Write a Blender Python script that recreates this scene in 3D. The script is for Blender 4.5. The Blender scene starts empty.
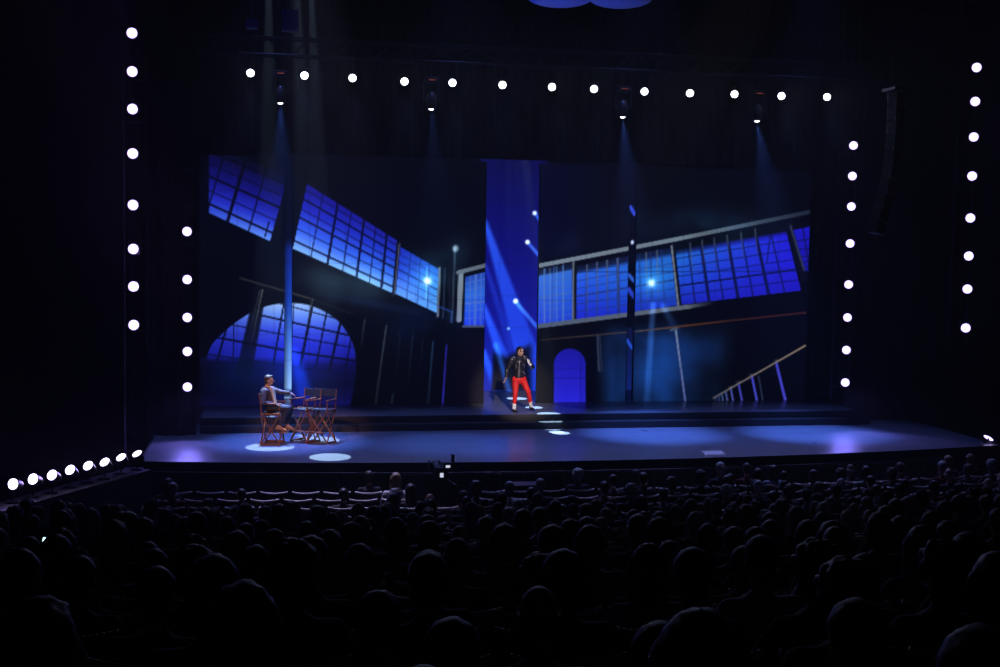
import bpy, bmesh, math, random
import numpy as np
from mathutils import Vector, Matrix, Euler, noise

random.seed(11)
SC = bpy.context.scene
COL = SC.collection
PI = math.pi

# ------------------------------------------------------------------ render look
SC.view_settings.view_transform = 'Standard'
SC.view_settings.look = 'None'
SC.view_settings.exposure = 0.0
SC.view_settings.gamma = 1.0
SC.view_settings.use_curve_mapping = False
SC.cycles.use_denoising = True
SC.cycles.max_bounces = 5
SC.cycles.diffuse_bounces = 2
SC.cycles.glossy_bounces = 3
SC.cycles.volume_bounces = 0
SC.cycles.sample_clamp_indirect = 4.0
SC.cycles.caustics_reflective = False
SC.cycles.caustics_refractive = False

# ------------------------------------------------------------------ camera
F = 1250.0
CAM = Vector((-7.0, 0.0, 5.8))
YAW, PITCH, ROLL = math.radians(11.1), math.radians(4.1), 0.015
RM = Euler((0, 0, -YAW)).to_matrix() @ Euler((PI/2 - PITCH, 0, 0)).to_matrix() @ Euler((0, 0, ROLL)).to_matrix()
cam_data = bpy.data.cameras.new('camera')
cam_data.sensor_width = 36.0
cam_data.lens = 45.0
cam_data.clip_end = 200
cam = bpy.data.objects.new('camera', cam_data)
cam.matrix_world = Matrix.Translation(CAM) @ RM.to_4x4()
COL.objects.link(cam)
SC.camera = cam


def at(px, py, Y=None, Z=None):
    """the point of the place, on the upright plane Y or the level plane Z, that the photograph shows at px, py"""
    d = RM @ Vector(((px - 500) / F, -(py - 333.5) / F, -1.0))
    t = (Y - CAM.y) / d.y if Y is not None else (Z - CAM.z) / d.z
    return CAM + d * t


def px_of(p):
    q = RM.transposed() @ (Vector(p) - CAM)
    return 500 + F * q.x / -q.z, 333.5 - F * q.y / -q.z


# ------------------------------------------------------------------ materials
def mat(name, col, rough=0.6, metal=0.0, spec=0.5, var=0.12, scale=6.0, bump=0.0, coat=0.0, sheen=0.0):
    m = bpy.data.materials.new(name)
    m.use_nodes = True
    nt = m.node_tree
    b = nt.nodes['Principled BSDF']
    b.inputs['Roughness'].default_value = rough
    b.inputs['Metallic'].default_value = metal
    b.inputs['Specular IOR Level'].default_value = spec
    b.inputs['Coat Weight'].default_value = coat
    b.inputs['Sheen Weight'].default_value = sheen
    tc = nt.nodes.new('ShaderNodeTexCoord')
    nz = nt.nodes.new('ShaderNodeTexNoise')
    nz.inputs['Scale'].default_value = scale
    nz.inputs['Detail'].default_value = 4
    mx = nt.nodes.new('ShaderNodeMix')
    mx.data_type = 'RGBA'
    mx.inputs[6].default_value = (*[c * (1 - var) for c in col], 1)
    mx.inputs[7].default_value = (*[min(1, c * (1 + var)) for c in col], 1)
    nt.links.new(tc.outputs['Object'], nz.inputs['Vector'])
    nt.links.new(nz.outputs['Fac'], mx.inputs['Factor'])
    nt.links.new(mx.outputs[2], b.inputs['Base Color'])
    if bump:
        bp = nt.nodes.new('ShaderNodeBump')
        bp.inputs['Strength'].default_value = bump
        bp.inputs['Distance'].default_value = 0.02
        nt.links.new(nz.outputs['Fac'], bp.inputs['Height'])
        nt.links.new(bp.outputs['Normal'], b.inputs['Normal'])
    return m


def emis(name, col, strength, sampled=False):
    m = mat(name, (0.02, 0.02, 0.02), 0.3)
    b = m.node_tree.nodes['Principled BSDF']
    b.inputs['Emission Color'].default_value = (*col, 1)
    b.inputs['Emission Strength'].default_value = strength
    if not sampled:
        m.cycles.emission_sampling = 'NONE'
    return m


M = {}
M['black_metal'] = mat('black_metal', (0.012, 0.012, 0.014), 0.45, 0.3)
M['truss_metal'] = mat('truss_metal', (0.02, 0.02, 0.023), 0.5, 0.6)
M['grey_metal'] = mat('grey_metal', (0.25, 0.25, 0.27), 0.35, 0.9)
M['drape'] = mat('drape', (0.004, 0.004, 0.006), 0.95, spec=0.1, scale=3)
M['wall'] = mat('dark_wall', (0.006, 0.006, 0.008), 0.9, spec=0.15, scale=2)
M['house_floor'] = mat('house_floor', (0.012, 0.011, 0.013), 0.85, scale=4)
M['riser'] = mat('riser_face', (0.024, 0.021, 0.021), 0.55, scale=3)
M['fascia'] = mat('fascia', (0.010, 0.010, 0.014), 0.6, scale=3)
M['dado'] = mat('dado_wood', (0.055, 0.045, 0.06), 0.6, scale=5)
M['seat_fabric'] = mat('seat_fabric', (0.010, 0.008, 0.012), 0.9, scale=30)
M['seat_shell'] = mat('seat_shell', (0.03, 0.026, 0.024), 0.5, spec=0.4, scale=8)
M['seat_rail'] = mat('glint_seat_rail', (0.88, 0.82, 0.80), 0.35, 0.1, spec=0.8, scale=8)  # kept pale so the added rail shows as a bright line
M['chair_wood'] = mat('chair_wood', (0.27, 0.085, 0.03), 0.45, scale=12)
M['cabinet'] = mat('speaker_paint', (0.05, 0.05, 0.055), .5)
M['canvas'] = mat('black_canvas', (0.02, 0.018, 0.02), 0.85, scale=20)
M['skin'] = mat('skin', (0.62, 0.36, 0.25), 0.5, scale=10, var=0.06)
M['skin_dark'] = mat('skin_dark', (0.20, 0.11, 0.08), 0.5, scale=10, var=0.06)
M['lens_purple'] = emis('lens_purple', (0.55, 0.42, 1.0), 3.2)


M['lens_white'] = emis('lens_white', (0.86, 0.90, 1.0), 7.0)
M['lens_floor'] = emis('lens_floor', (0.72, 0.62, 1.0), 6.0)
M['lens_blue'] = emis('lens_blue', (0.25, 0.40, 1.0), 4.0)
M['led_red'] = emis('indicator_red', (1.0, 0.2, 0.12), 0.16)
M['screen_white'] = emis('lit_screen', (0.55, 0.95, 0.9), 2.2)
M['viewfinder'] = emis('camera_highlight_glow', (0.75, 0.8, 1.0), .8)  # glow standing in for bright highlights on the television camera


# glossy black dance floor laid in boards
def stage_floor_mat():
    m = mat('stage_floor', (0.17, 0.17, 0.19), 0.3, spec=0.45)
    nt = m.node_tree
    b = nt.nodes['Principled BSDF']
    tc = nt.nodes.new('ShaderNodeTexCoord')
    br = nt.nodes.new('ShaderNodeTexBrick')
    br.inputs['Color1'].default_value = (0.19, 0.19, 0.205, 1)
    br.inputs['Color2'].default_value = (0.165, 0.165, 0.185, 1)
    br.inputs['Mortar'].default_value = (0.10, 0.10, 0.12, 1)
    br.inputs['Scale'].default_value = 1.0
    br.inputs['Brick Width'].default_value = 2.4
    br.inputs['Row Height'].default_value = 1.2
    br.inputs['Mortar Size'].default_value = 0.012
    nz = nt.nodes.new('ShaderNodeTexNoise')
    nz.inputs['Scale'].default_value = 1.6
    nz.inputs['Detail'].default_value = 6
    mp = nt.nodes.new('ShaderNodeMapRange')
    mp.inputs['To Min'].default_value = 0.22
    mp.inputs['To Max'].default_value = 0.42
    nt.links.new(tc.outputs['Object'], br.inputs['Vector'])
    nt.links.new(tc.outputs['Object'], nz.inputs['Vector'])
    nt.links.new(br.outputs['Color'], b.inputs['Base Color'])
    nt.links.new(nz.outputs['Fac'], mp.inputs['Value'])
    nt.links.new(mp.outputs['Result'], b.inputs['Roughness'])
    return m


M['stage_floor'] = stage_floor_mat()


# ------------------------------------------------------------------ mesh helpers
def box(bm, x0, x1, y0, y1, z0, z1, bevel=0.0):
    r = bmesh.ops.create_cube(bm, size=1)
    vs = r['verts']
    for v in vs:
        v.co = Vector((x0 + (v.co.x + .5) * (x1 - x0), y0 + (v.co.y + .5) * (y1 - y0), z0 + (v.co.z + .5) * (z1 - z0)))
    if bevel:
        es = list({e for v in vs for e in v.link_edges})
        bmesh.ops.bevel(bm, geom=es, offset=bevel, segments=2, affect='EDGES', profile=0.6)


def tube(bm, p, q, r, r2=None, seg=10):
    p, q = Vector(p), Vector(q)
    d = q - p
    r2 = r if r2 is None else r2
    rot = d.to_track_quat('Z', 'Y').to_matrix().to_4x4()
    bmesh.ops.create_cone(bm, cap_ends=True, segments=seg, radius1=r, radius2=r2, depth=d.length,
                          matrix=Matrix.Translation((p + q) / 2) @ rot)


def ball(bm, c, r, sub=2, rot=None):
    r = Vector(r) if hasattr(r, '__len__') else Vector((r, r, r))
    mx = Matrix.Translation(Vector(c)) @ (rot.to_matrix().to_4x4() if rot else Matrix.Identity(4)) @ Matrix.Diagonal((*r, 1))
    bmesh.ops.create_icosphere(bm, subdivisions=sub, radius=1, matrix=mx)


def lathe(bm, prof, seg=20, mx=None):
    """prof: (radius, z) from bottom to top, turned about z"""
    rings = []
    for r, z in prof:
        ring = [bm.verts.new((r * math.cos(2*PI*k/seg), r * math.sin(2*PI*k/seg), z)) for k in range(seg)]
        rings.append(ring)
    for a, b in zip(rings, rings[1:]):
        for k in range(seg):
            bm.faces.new((a[k], a[(k+1) % seg], b[(k+1) % seg], b[k]))
    bm.faces.new(list(reversed(rings[0])))
    bm.faces.new(rings[-1])
    if mx is not None:
        vs = [v for ring in rings for v in ring]
        bmesh.ops.transform(bm, matrix=mx, verts=vs)


def finish(bm, name, m, parent=None, smooth=False):
    me = bpy.data.meshes.new(name)
    bmesh.ops.recalc_face_normals(bm, faces=bm.faces)
    bm.to_mesh(me)
    bm.free()
    if smooth:
        me.polygons.foreach_set('use_smooth', [True] * len(me.polygons))
    me.materials.append(m)
    o = bpy.data.objects.new(name, me)
    COL.objects.link(o)
    if parent:
        o.parent = parent
    return o


def remeshed(bm, name, m, parent=None, voxel=0.02, smooth_it=2, wob=0.0, wobs=20.0):
    """fuses everything in bm into one continuous skin"""
    me = bpy.data.meshes.new(name)
    bm.to_mesh(me)
    bm.free()
    o = bpy.data.objects.new(name, me)
    COL.objects.link(o)
    r = o.modifiers.new('r', 'REMESH')
    r.mode = 'VOXEL'
    r.voxel_size = voxel
    if smooth_it:
        s = o.modifiers.new('s', 'SMOOTH')
        s.iterations = smooth_it
        s.factor = 0.5
    dg = bpy.context.evaluated_depsgraph_get()
    new = bpy.data.meshes.new_from_object(o.evaluated_get(dg))
    if wob:
        for v in new.vertices:
            n = noise.noise(v.co * wobs) + 0.5 * noise.noise(v.co * wobs * 2.3)
            v.co += v.normal * n * wob
    new.polygons.foreach_set('use_smooth', [True] * len(new.polygons))
    new.materials.clear()
    new.materials.append(m)
    bpy.data.objects.remove(o)
    new.name = name
    o = bpy.data.objects.new(name, new)
    COL.objects.link(o)
    if parent:
        o.parent = parent
    return o


def cap(bm, p, r1, q, r2, seg=12, sub=2):
    """a tapering limb with round ends"""
    tube(bm, p, q, r1, r2, seg)
    ball(bm, p, r1, sub)
    ball(bm, q, r2, sub)


def thing(name, label, cat, loc=(0, 0, 0), rz=0.0, group=None, rot=None):
    o = bpy.data.objects.new(name, None)
    o.empty_display_size = 0.1
    COL.objects.link(o)
    o.location = loc
    o.rotation_euler = rot if rot is not None else (0, 0, rz)
    tag(o, label, cat, group)
    return o


def tag(o, label, cat, group=None, kind=None):
    o['label'] = label
    o['category'] = cat
    if group:
        o['group'] = group
    if kind:
        o['kind'] = kind
    return o


def struct(o, label=None):
    o['kind'] = 'structure'
    if label:
        o['label'] = label
    return o


def copy_tree(o, parent=None):
    c = o.copy()
    COL.objects.link(c)
    if parent:
        c.parent = parent
    for ch in list(o.children):
        copy_tree(ch, c)
    return c


def spot(loc, target, watts, col, deg, blend=0.3, radius=0.05, parent=None, name='light_beam', mpi=None):
    l = bpy.data.lights.new(name, 'SPOT')
    l.energy = watts
    l.color = col
    l.spot_size = math.radians(deg)
    l.spot_blend = blend
    l.shadow_soft_size = radius
    o = bpy.data.objects.new(name, l)
    COL.objects.link(o)
    d = Vector(target) - Vector(loc)
    o.location = loc
    o.rotation_euler = d.to_track_quat('-Z', 'Y').to_euler()
    if parent:
        o.parent = parent
    return o


ORD = ['first', 'second', 'third', 'fourth', 'fifth', 'sixth', 'seventh', 'eighth', 'ninth', 'tenth', 'eleventh',
       'twelfth', 'thirteenth', 'fourteenth', 'fifteenth', 'sixteenth', 'seventeenth', 'eighteenth', 'nineteenth',
       'twentieth', 'twenty-first', 'twenty-second', 'twenty-third', 'twenty-fourth', 'twenty-fifth', 'twenty-sixth',
       'twenty-seventh', 'twenty-eighth', 'twenty-ninth', 'thirtieth', 'thirty-first', 'thirty-second', 'thirty-third',
       'thirty-fourth', 'thirty-fifth', 'thirty-sixth', 'thirty-seventh', 'thirty-eighth', 'thirty-ninth', 'fortieth', 'forty-first', 'forty-second']

# ------------------------------------------------------------------ key distances
STAGE_Z = 1.0
PLAT_Z = 1.35
CX = 0.6            # middle of the stage
Y_EDGE = 26.75      # middle of the curved front edge
Y_STEP = 31.5
Y_LED = 34.1
Y_BACK = 36.9


STEP_L = at(200, 420, Y=Y_STEP).x


def edge_y(x):
    return Y_EDGE + (x - CX) ** 2 / 105.0


# ================================================================== THE HOUSE
FLOOR0 = 0.0
ROW_D = 1.0
N_ROWS = 23
Y_ROW0 = 24.25


def row_y(i, x):
    return Y_ROW0 - ROW_D * i + (x - CX) ** 2 / 120.0


def row_z(i):
    return 0.06 * i if i <= 3 else 0.28 if i == 4 else 0.40 + 0.19 * (i - 5)


def build_house():
    # raked floor: level in front of the first row, then one shallow step per row, swept along the curve of the rows
    prof = [(3.2, FLOOR0), (-0.45, FLOOR0)]
    for i in range(1, N_ROWS + 4):
        off = -ROW_D * i
        prof.append((off + 0.49, row_z(i)))
        prof.append((off - 0.45, row_z(i)))
    xs = [-15 + k * 1.0 for k in range(33)]
    bm = bmesh.new()
    grid = []
    for x in xs:
        grid.append([bm.verts.new((x, Y_ROW0 + o + (x - CX) ** 2 / 120.0 if k > 0 else 30.0, z)) for k, (o, z) in enumerate(prof)])
    for a, b in zip(grid, grid[1:]):
        for k in range(len(prof) - 1):
            bm.faces.new((a[k], b[k], b[k+1], a[k+1]))
    struct(finish(bm, 'floor', M['house_floor']))
    # side walls, back wall, ceiling
    bm = bmesh.new(); box(bm, -15.3, -15.0, -3, 41, -0.3, 15)
    struct(finish(bm, 'wall_left', M['wall']))
    bm = bmesh.new(); box(bm, 17.0, 17.3, -3, 41, -0.3, 15)
    struct(finish(bm, 'wall_right', M['wall']))
    bm = bmesh.new(); box(bm, -15.3, 17.3, 41, 41.3, -0.3, 15)
    struct(finish(bm, 'wall_back', M['wall']))
    bm = bmesh.new(); box(bm, -15.3, 17.3, -3.3, -3, -0.3, 15)
    struct(finish(bm, 'wall_rear', M['wall']))
    bm = bmesh.new(); box(bm, -15.3, 17.3, -3.3, 41.3, 15, 15.3)
    struct(finish(bm, 'ceiling', M['wall']))


build_house()


# ================================================================== THE STAGE
def build_stage():
    x0, x1 = -9.4, 11.2
    n = 48
    bm = bmesh.new()
    xs = [x0 + (x1 - x0) * k / n for k in range(n + 1)]
    # deck with a thin nosing over a set-back fascia
    tf = [bm.verts.new((x, edge_y(x), STAGE_Z)) for x in xs]
    tb = [bm.verts.new((x, Y_STEP + 9.4, STAGE_Z)) for x in xs]
    nf = [bm.verts.new((x, edge_y(x), STAGE_Z - 0.1)) for x in xs]
    for k in range(n):
        bm.faces.new((tf[k], tf[k+1], tb[k+1], tb[k]))
    for k in range(n):
        bm.faces.new((nf[k], nf[k+1], tf[k+1], tf[k]))
    nb = [bm.verts.new((x, edge_y(x) + 0.06, STAGE_Z - 0.1)) for x in xs]
    for k in range(n):
        bm.faces.new((nb[k], nb[k+1], nf[k+1], nf[k]))
    o = finish(bm, 'floor_stage', M['stage_floor'])
    o.data.materials.append(M['fascia'])
    for p in o.data.polygons:
        if p.normal.z < 0.5:
            p.material_index = 1
    struct(o, 'glossy dark stage floor with a shallow curved front edge')
    bm = bmesh.new()
    ft = [bm.verts.new((x, edge_y(x) + 0.05, STAGE_Z - 0.1)) for x in xs]
    fb = [bm.verts.new((x, edge_y(x) + 0.05, FLOOR0)) for x in xs]
    for k in range(n):
        bm.faces.new((fb[k], fb[k+1], ft[k+1], ft[k]))
    struct(finish(bm, 'wall_stage_front', M['fascia']))
    # left end of the deck
    bm = bmesh.new(); box(bm, x0 - 0.05, x0, edge_y(x0), Y_STEP + 9, FLOOR0, STAGE_Z)
    struct(finish(bm, 'wall_stage_side', M['fascia']))
    # low slatted rail in front of the stage, below the deck
    bm = bmesh.new()
    rx0, rx1 = at(392, 480, Y=26.2).x, 9.5
    k = rx0
    while k < rx1:
        y = edge_y(k) - 0.45
        box(bm, k, k + 0.10, y, y + 0.03, FLOOR0, 0.82)
        k += 0.13
    o = finish(bm, 'trim_1', M['dado'])
    struct(o, 'vertical slats of the low front rail')
    bm = bmesh.new()
    xs2 = [x0 + (rx1 - x0) * k / 30 for k in range(31)]
    for a, b in zip(xs2, xs2[1:]):
        tube(bm, (a, edge_y(a) - 0.43, 0.85), (b, edge_y(b) - 0.43, 0.85), 0.014, seg=8)
    struct(finish(bm, 'trim_2', M['seat_shell']))
    # two shallow steps up to the rear platform
    bm = bmesh.new()
    box(bm, STEP_L, 9.6, Y_STEP, Y_STEP + 0.32, STAGE_Z, STAGE_Z + 0.175, 0.008)
    box(bm, STEP_L, 9.4, Y_STEP + 0.31, Y_STEP + 0.6, STAGE_Z, PLAT_Z - 0.002, 0.008)
    o = finish(bm, 'step_flight', M['riser'])
    struct(o, 'two long shallow steps up to the rear platform')
    bm = bmesh.new()
    box(bm, STEP_L, 9.4, Y_STEP + 0.34, 40.5, STAGE_Z + 0.01, PLAT_Z)
    o = finish(bm, 'floor_platform', M['stage_floor'])
    struct(o, 'raised rear platform floor')
    # masking flats closing the stage beside and above the screens
    for nm, a, b, z0, z1 in (('left', -13.0, at(193, 300, Y=Y_LED).x, PLAT_Z, 13.5), ('right', at(813, 300, Y=Y_LED).x, 14.5, PLAT_Z, 13.5)):
        bm = bmesh.new()
        drape_sheet(bm, a, b, Y_LED + 0.05, STAGE_Z if nm == 'right' or nm == 'left' else z0, z1, 0.10, 0.42)
        o = finish(bm, 'stage_curtain', M['drape'], smooth=True)
        tag(o, 'black pleated stage curtain closing the stage %s of the video wall' % nm, 'curtain')
    bm = bmesh.new()
    drape_sheet(bm, at(205, 150, Y=Y_LED).x - 0.3, at(815, 150, Y=Y_LED).x + 0.3, Y_LED - 0.25, at(500, 160, Y=Y_LED).z, 13.5, 0.06, 0.35)
    o = finish(bm, 'border_curtain', M['drape'], smooth=True)
    tag(o, 'black border curtain hanging above the video wall behind the row of white lamps', 'curtain')
    # wing legs behind the light ladders
    for nm, a, b, Y in (('left', -13.5, at(196, 400, Y=31.35).x, 31.35), ('right', at(868, 300, Y=32.4).x, 15.0, 32.4)):
        bm = bmesh.new()
        drape_sheet(bm, a, b, Y, STAGE_Z if Y > 28 else 0, 13.5, 0.09, 0.38)
        o = finish(bm, 'wing_curtain', M['drape'], smooth=True)
        tag(o, 'black wing curtain behind the inner %s light ladder' % nm, 'curtain')
    # proscenium walls flanking the opening
    for nm, a, b in (('left', -15.0, -9.85), ('right', 11.9, 17.0)):
        bm = bmesh.new(); box(bm, a, b, 28.6, 29.0, -0.3, 15)
        struct(finish(bm, 'wall_proscenium_' + nm, M['wall']))
    bm = bmesh.new(); box(bm, -15, 17, 28.6, 29.0, 12.9, 15)
    struct(finish(bm, 'wall_proscenium_top', M['wall']))


def drape_sheet(bm, x0, x1, y, z0, z1, amp, pitch):
    n = max(8, int((x1 - x0) / pitch * 8))
    zs = [z0, (z0 + z1) / 2, z1]
    for side, off in ((0, 0.0), (1, 0.012)):
        rows = []
        for z in zs:
            r = []
            for k in range(n + 1):
                x = x0 + (x1 - x0) * k / n
                a = amp * (0.8 + 0.35 * noise.noise(Vector((x * 1.3, y, 0))))
                ph = 2 * PI * x / pitch + 1.6 * noise.noise(Vector((x * 0.7, 3.1, y)))
                r.append(bm.verts.new((x, y + off + a * math.sin(ph), z)))
            rows.append(r)
        for ra, rb in zip(rows, rows[1:]):
            for k in range(n):
                bm.faces.new((ra[k], ra[k+1], rb[k+1], rb[k]))


build_stage()


# ================================================================== SCREEN PICTURES
# The film of a dark factory hall that plays on the screens, in the picture's own units.
def lerp(a, b, t):
    return a + (b - a) * t


def homog(quad):
    """map from picture units to the (u, v) unit square of a four-cornered pane: TL, TR, BR, BL"""
    src = [(0, 0), (1, 0), (1, 1), (0, 1)]
    A = []
    for (x, y), (u, v) in zip(quad, src):
        A.append([x, y, 1, 0, 0, 0, -u * x, -u * y, u])
        A.append([0, 0, 0, x, y, 1, -v * x, -v * y, v])
    A = np.array(A, float)
    h = np.linalg.solve(A[:, :8], A[:, 8])
    return h


def uv_of(h, X, Y):
    w = h[6] * X + h[7] * Y + 1
    return (h[0] * X + h[1] * Y + h[2]) / w, (h[3] * X + h[4] * Y + h[5]) / w


def sstep(e0, e1, x):
    t = np.clip((x - e0) / (e1 - e0), 0, 1)
    return t * t * (3 - 2 * t)


def segdist(X, Y, a, b):
    ax, ay = a; bx, by = b
    dx, dy = bx - ax, by - ay
    L2 = dx * dx + dy * dy
    t = np.clip(((X - ax) * dx + (Y - ay) * dy) / L2, 0, 1)
    return np.hypot(X - (ax + t * dx), Y - (ay + t * dy)), t


class Pic:
    def __init__(s, X, Y, base=(2, 4, 14)):
        s.X, s.Y = X, Y
        s.c = np.zeros((*X.shape, 3)) + np.array(base, float)

    def mix(s, a, col):
        col = np.asarray(col, float)
        s.c = s.c * (1 - a[..., None]) + col * a[..., None]

    def add(s, a, col):
        s.c = s.c + a[..., None] * np.array(col, float)

    def line(s, a, b, w, col, col2=None, al=1.0, al2=None, soft=0.7, add=False, w2=None):
        d, t = segdist(s.X, s.Y, a, b)
        ww = w if w2 is None else lerp(w, w2, t)
        A = (1 - sstep(ww / 2 - soft / 2, ww / 2 + soft, d)) * lerp(al, al if al2 is None else al2, t)
        c = np.array(col, float) if col2 is None else lerp(np.array(col, float), np.array(col2, float), t[..., None])
        if add:
            s.c = s.c + A[..., None] * c
        else:
            s.c = s.c * (1 - A[..., None]) + c * A[..., None]

    def blob(s, x, y, rx, ry, col, al=1.0, ang=0.0, p=2.0):
        ca, sa = math.cos(ang), math.sin(ang)
        dx, dy = s.X - x, s.Y - y
        u, v = (dx * ca + dy * sa) / rx, (-dx * sa + dy * ca) / ry
        s.add(np.exp(-(u * u + v * v) ** (p / 2)) * al, col)

    def window(s, quad, cols, rows, stops, us=(), vs=(), wu=1.1, wv=1.0, thick_u=(), thick_v=(), bar=(4, 6, 24), edge=0.02, barA=0.92, vpos=None):
        h = homog(quad)
        U, V = uv_of(h, s.X, s.Y)
        # size of a unit of u and v in picture units, to give the bars an even width
        U2, _ = uv_of(h, s.X + 0.5, s.Y); U3, _ = uv_of(h, s.X, s.Y + 0.5)
        _, V2 = uv_of(h, s.X + 0.5, s.Y); _, V3 = uv_of(h, s.X, s.Y + 0.5)
        gu = np.hypot(U2 - U, U3 - U) * 2 + 1e-6
        gv = np.hypot(V2 - V, V3 - V) * 2 + 1e-6
        inside = (sstep(-0.5, 0.5, U / gu) * sstep(-0.5, 0.5, (1 - U) / gu) * sstep(-0.5, 0.5, V / gv) * sstep(-0.5, 0.5, (1 - V) / gv))
        # colour ramp down the pane; a stop is (v, colour at u=0, colour at u=1)
        vv = np.clip(V, 0, 1); uu = np.clip(U, 0, 1)
        C = np.zeros((*s.X.shape, 3))
        for k in range(3):
            L = np.interp(vv, [q[0] for q in stops], [q[1][k] for q in stops])
            R = np.interp(vv, [q[0] for q in stops], [q[2][k] for q in stops])
            C[..., k] = lerp(L, R, uu)
        s.c = s.c * (1 - inside[..., None]) + C * inside[..., None]
        m = np.zeros(s.X.shape)
        for k in range(1, cols):
            w = wu * (2.1 if k in thick_u else 1.0)
            d = np.abs(U - k / cols) / gu
            m = np.maximum(m, (1 - sstep(w / 2 - 0.3, w / 2 + 0.6, d)) * (1.0 if k in thick_u else 0.8))
        for v_, tk in (vpos or [(k / rows, k in thick_v) for k in range(1, rows)]):
            w = wv * (1.9 if tk else 1.0)
            d = np.abs(V - v_) / gv
            m = np.maximum(m, (1 - sstep(w / 2 - 0.3, w / 2 + 0.6, d)) * (1.0 if tk else 0.75))
        s.mix(m * inside * barA, bar)
        return inside


def fbm(X, Y, sc, seed=0.0):
    out = np.zeros(X.shape)
    it = np.nditer([X, Y], flags=['multi_index'])
    # coarse lattice then bilinear: cheap smoke
    x0, x1, y0, y1 = X.min(), X.max() + 1e-6, Y.min(), Y.max() + 1e-6
    nx, ny = max(4, int((x1 - x0) / 6)), max(4, int((y1 - y0) / 6))
    L = np.array([[noise.fractal(Vector(((x0 + (x1 - x0) * i / nx) / sc, (y0 + (y1 - y0) * j / ny) / sc, seed)), 1.0, 2.0, 4) for i in range(nx + 1)] for j in range(ny + 1)])
    fx = (X - x0) / (x1 - x0) * nx; fy = (Y - y0) / (y1 - y0) * ny
    i = np.clip(fx.astype(int), 0, nx - 1); j = np.clip(fy.astype(int), 0, ny - 1)
    tx, ty = fx - i, fy - j
    return (L[j, i] * (1 - tx) + L[j, i+1] * tx) * (1 - ty) + (L[j+1, i] * (1 - tx) + L[j+1, i+1] * tx) * ty


VP = [(.12, 1), (.31, 0), (.49, 1), (.69, 0), (.877, 1)]


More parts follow.
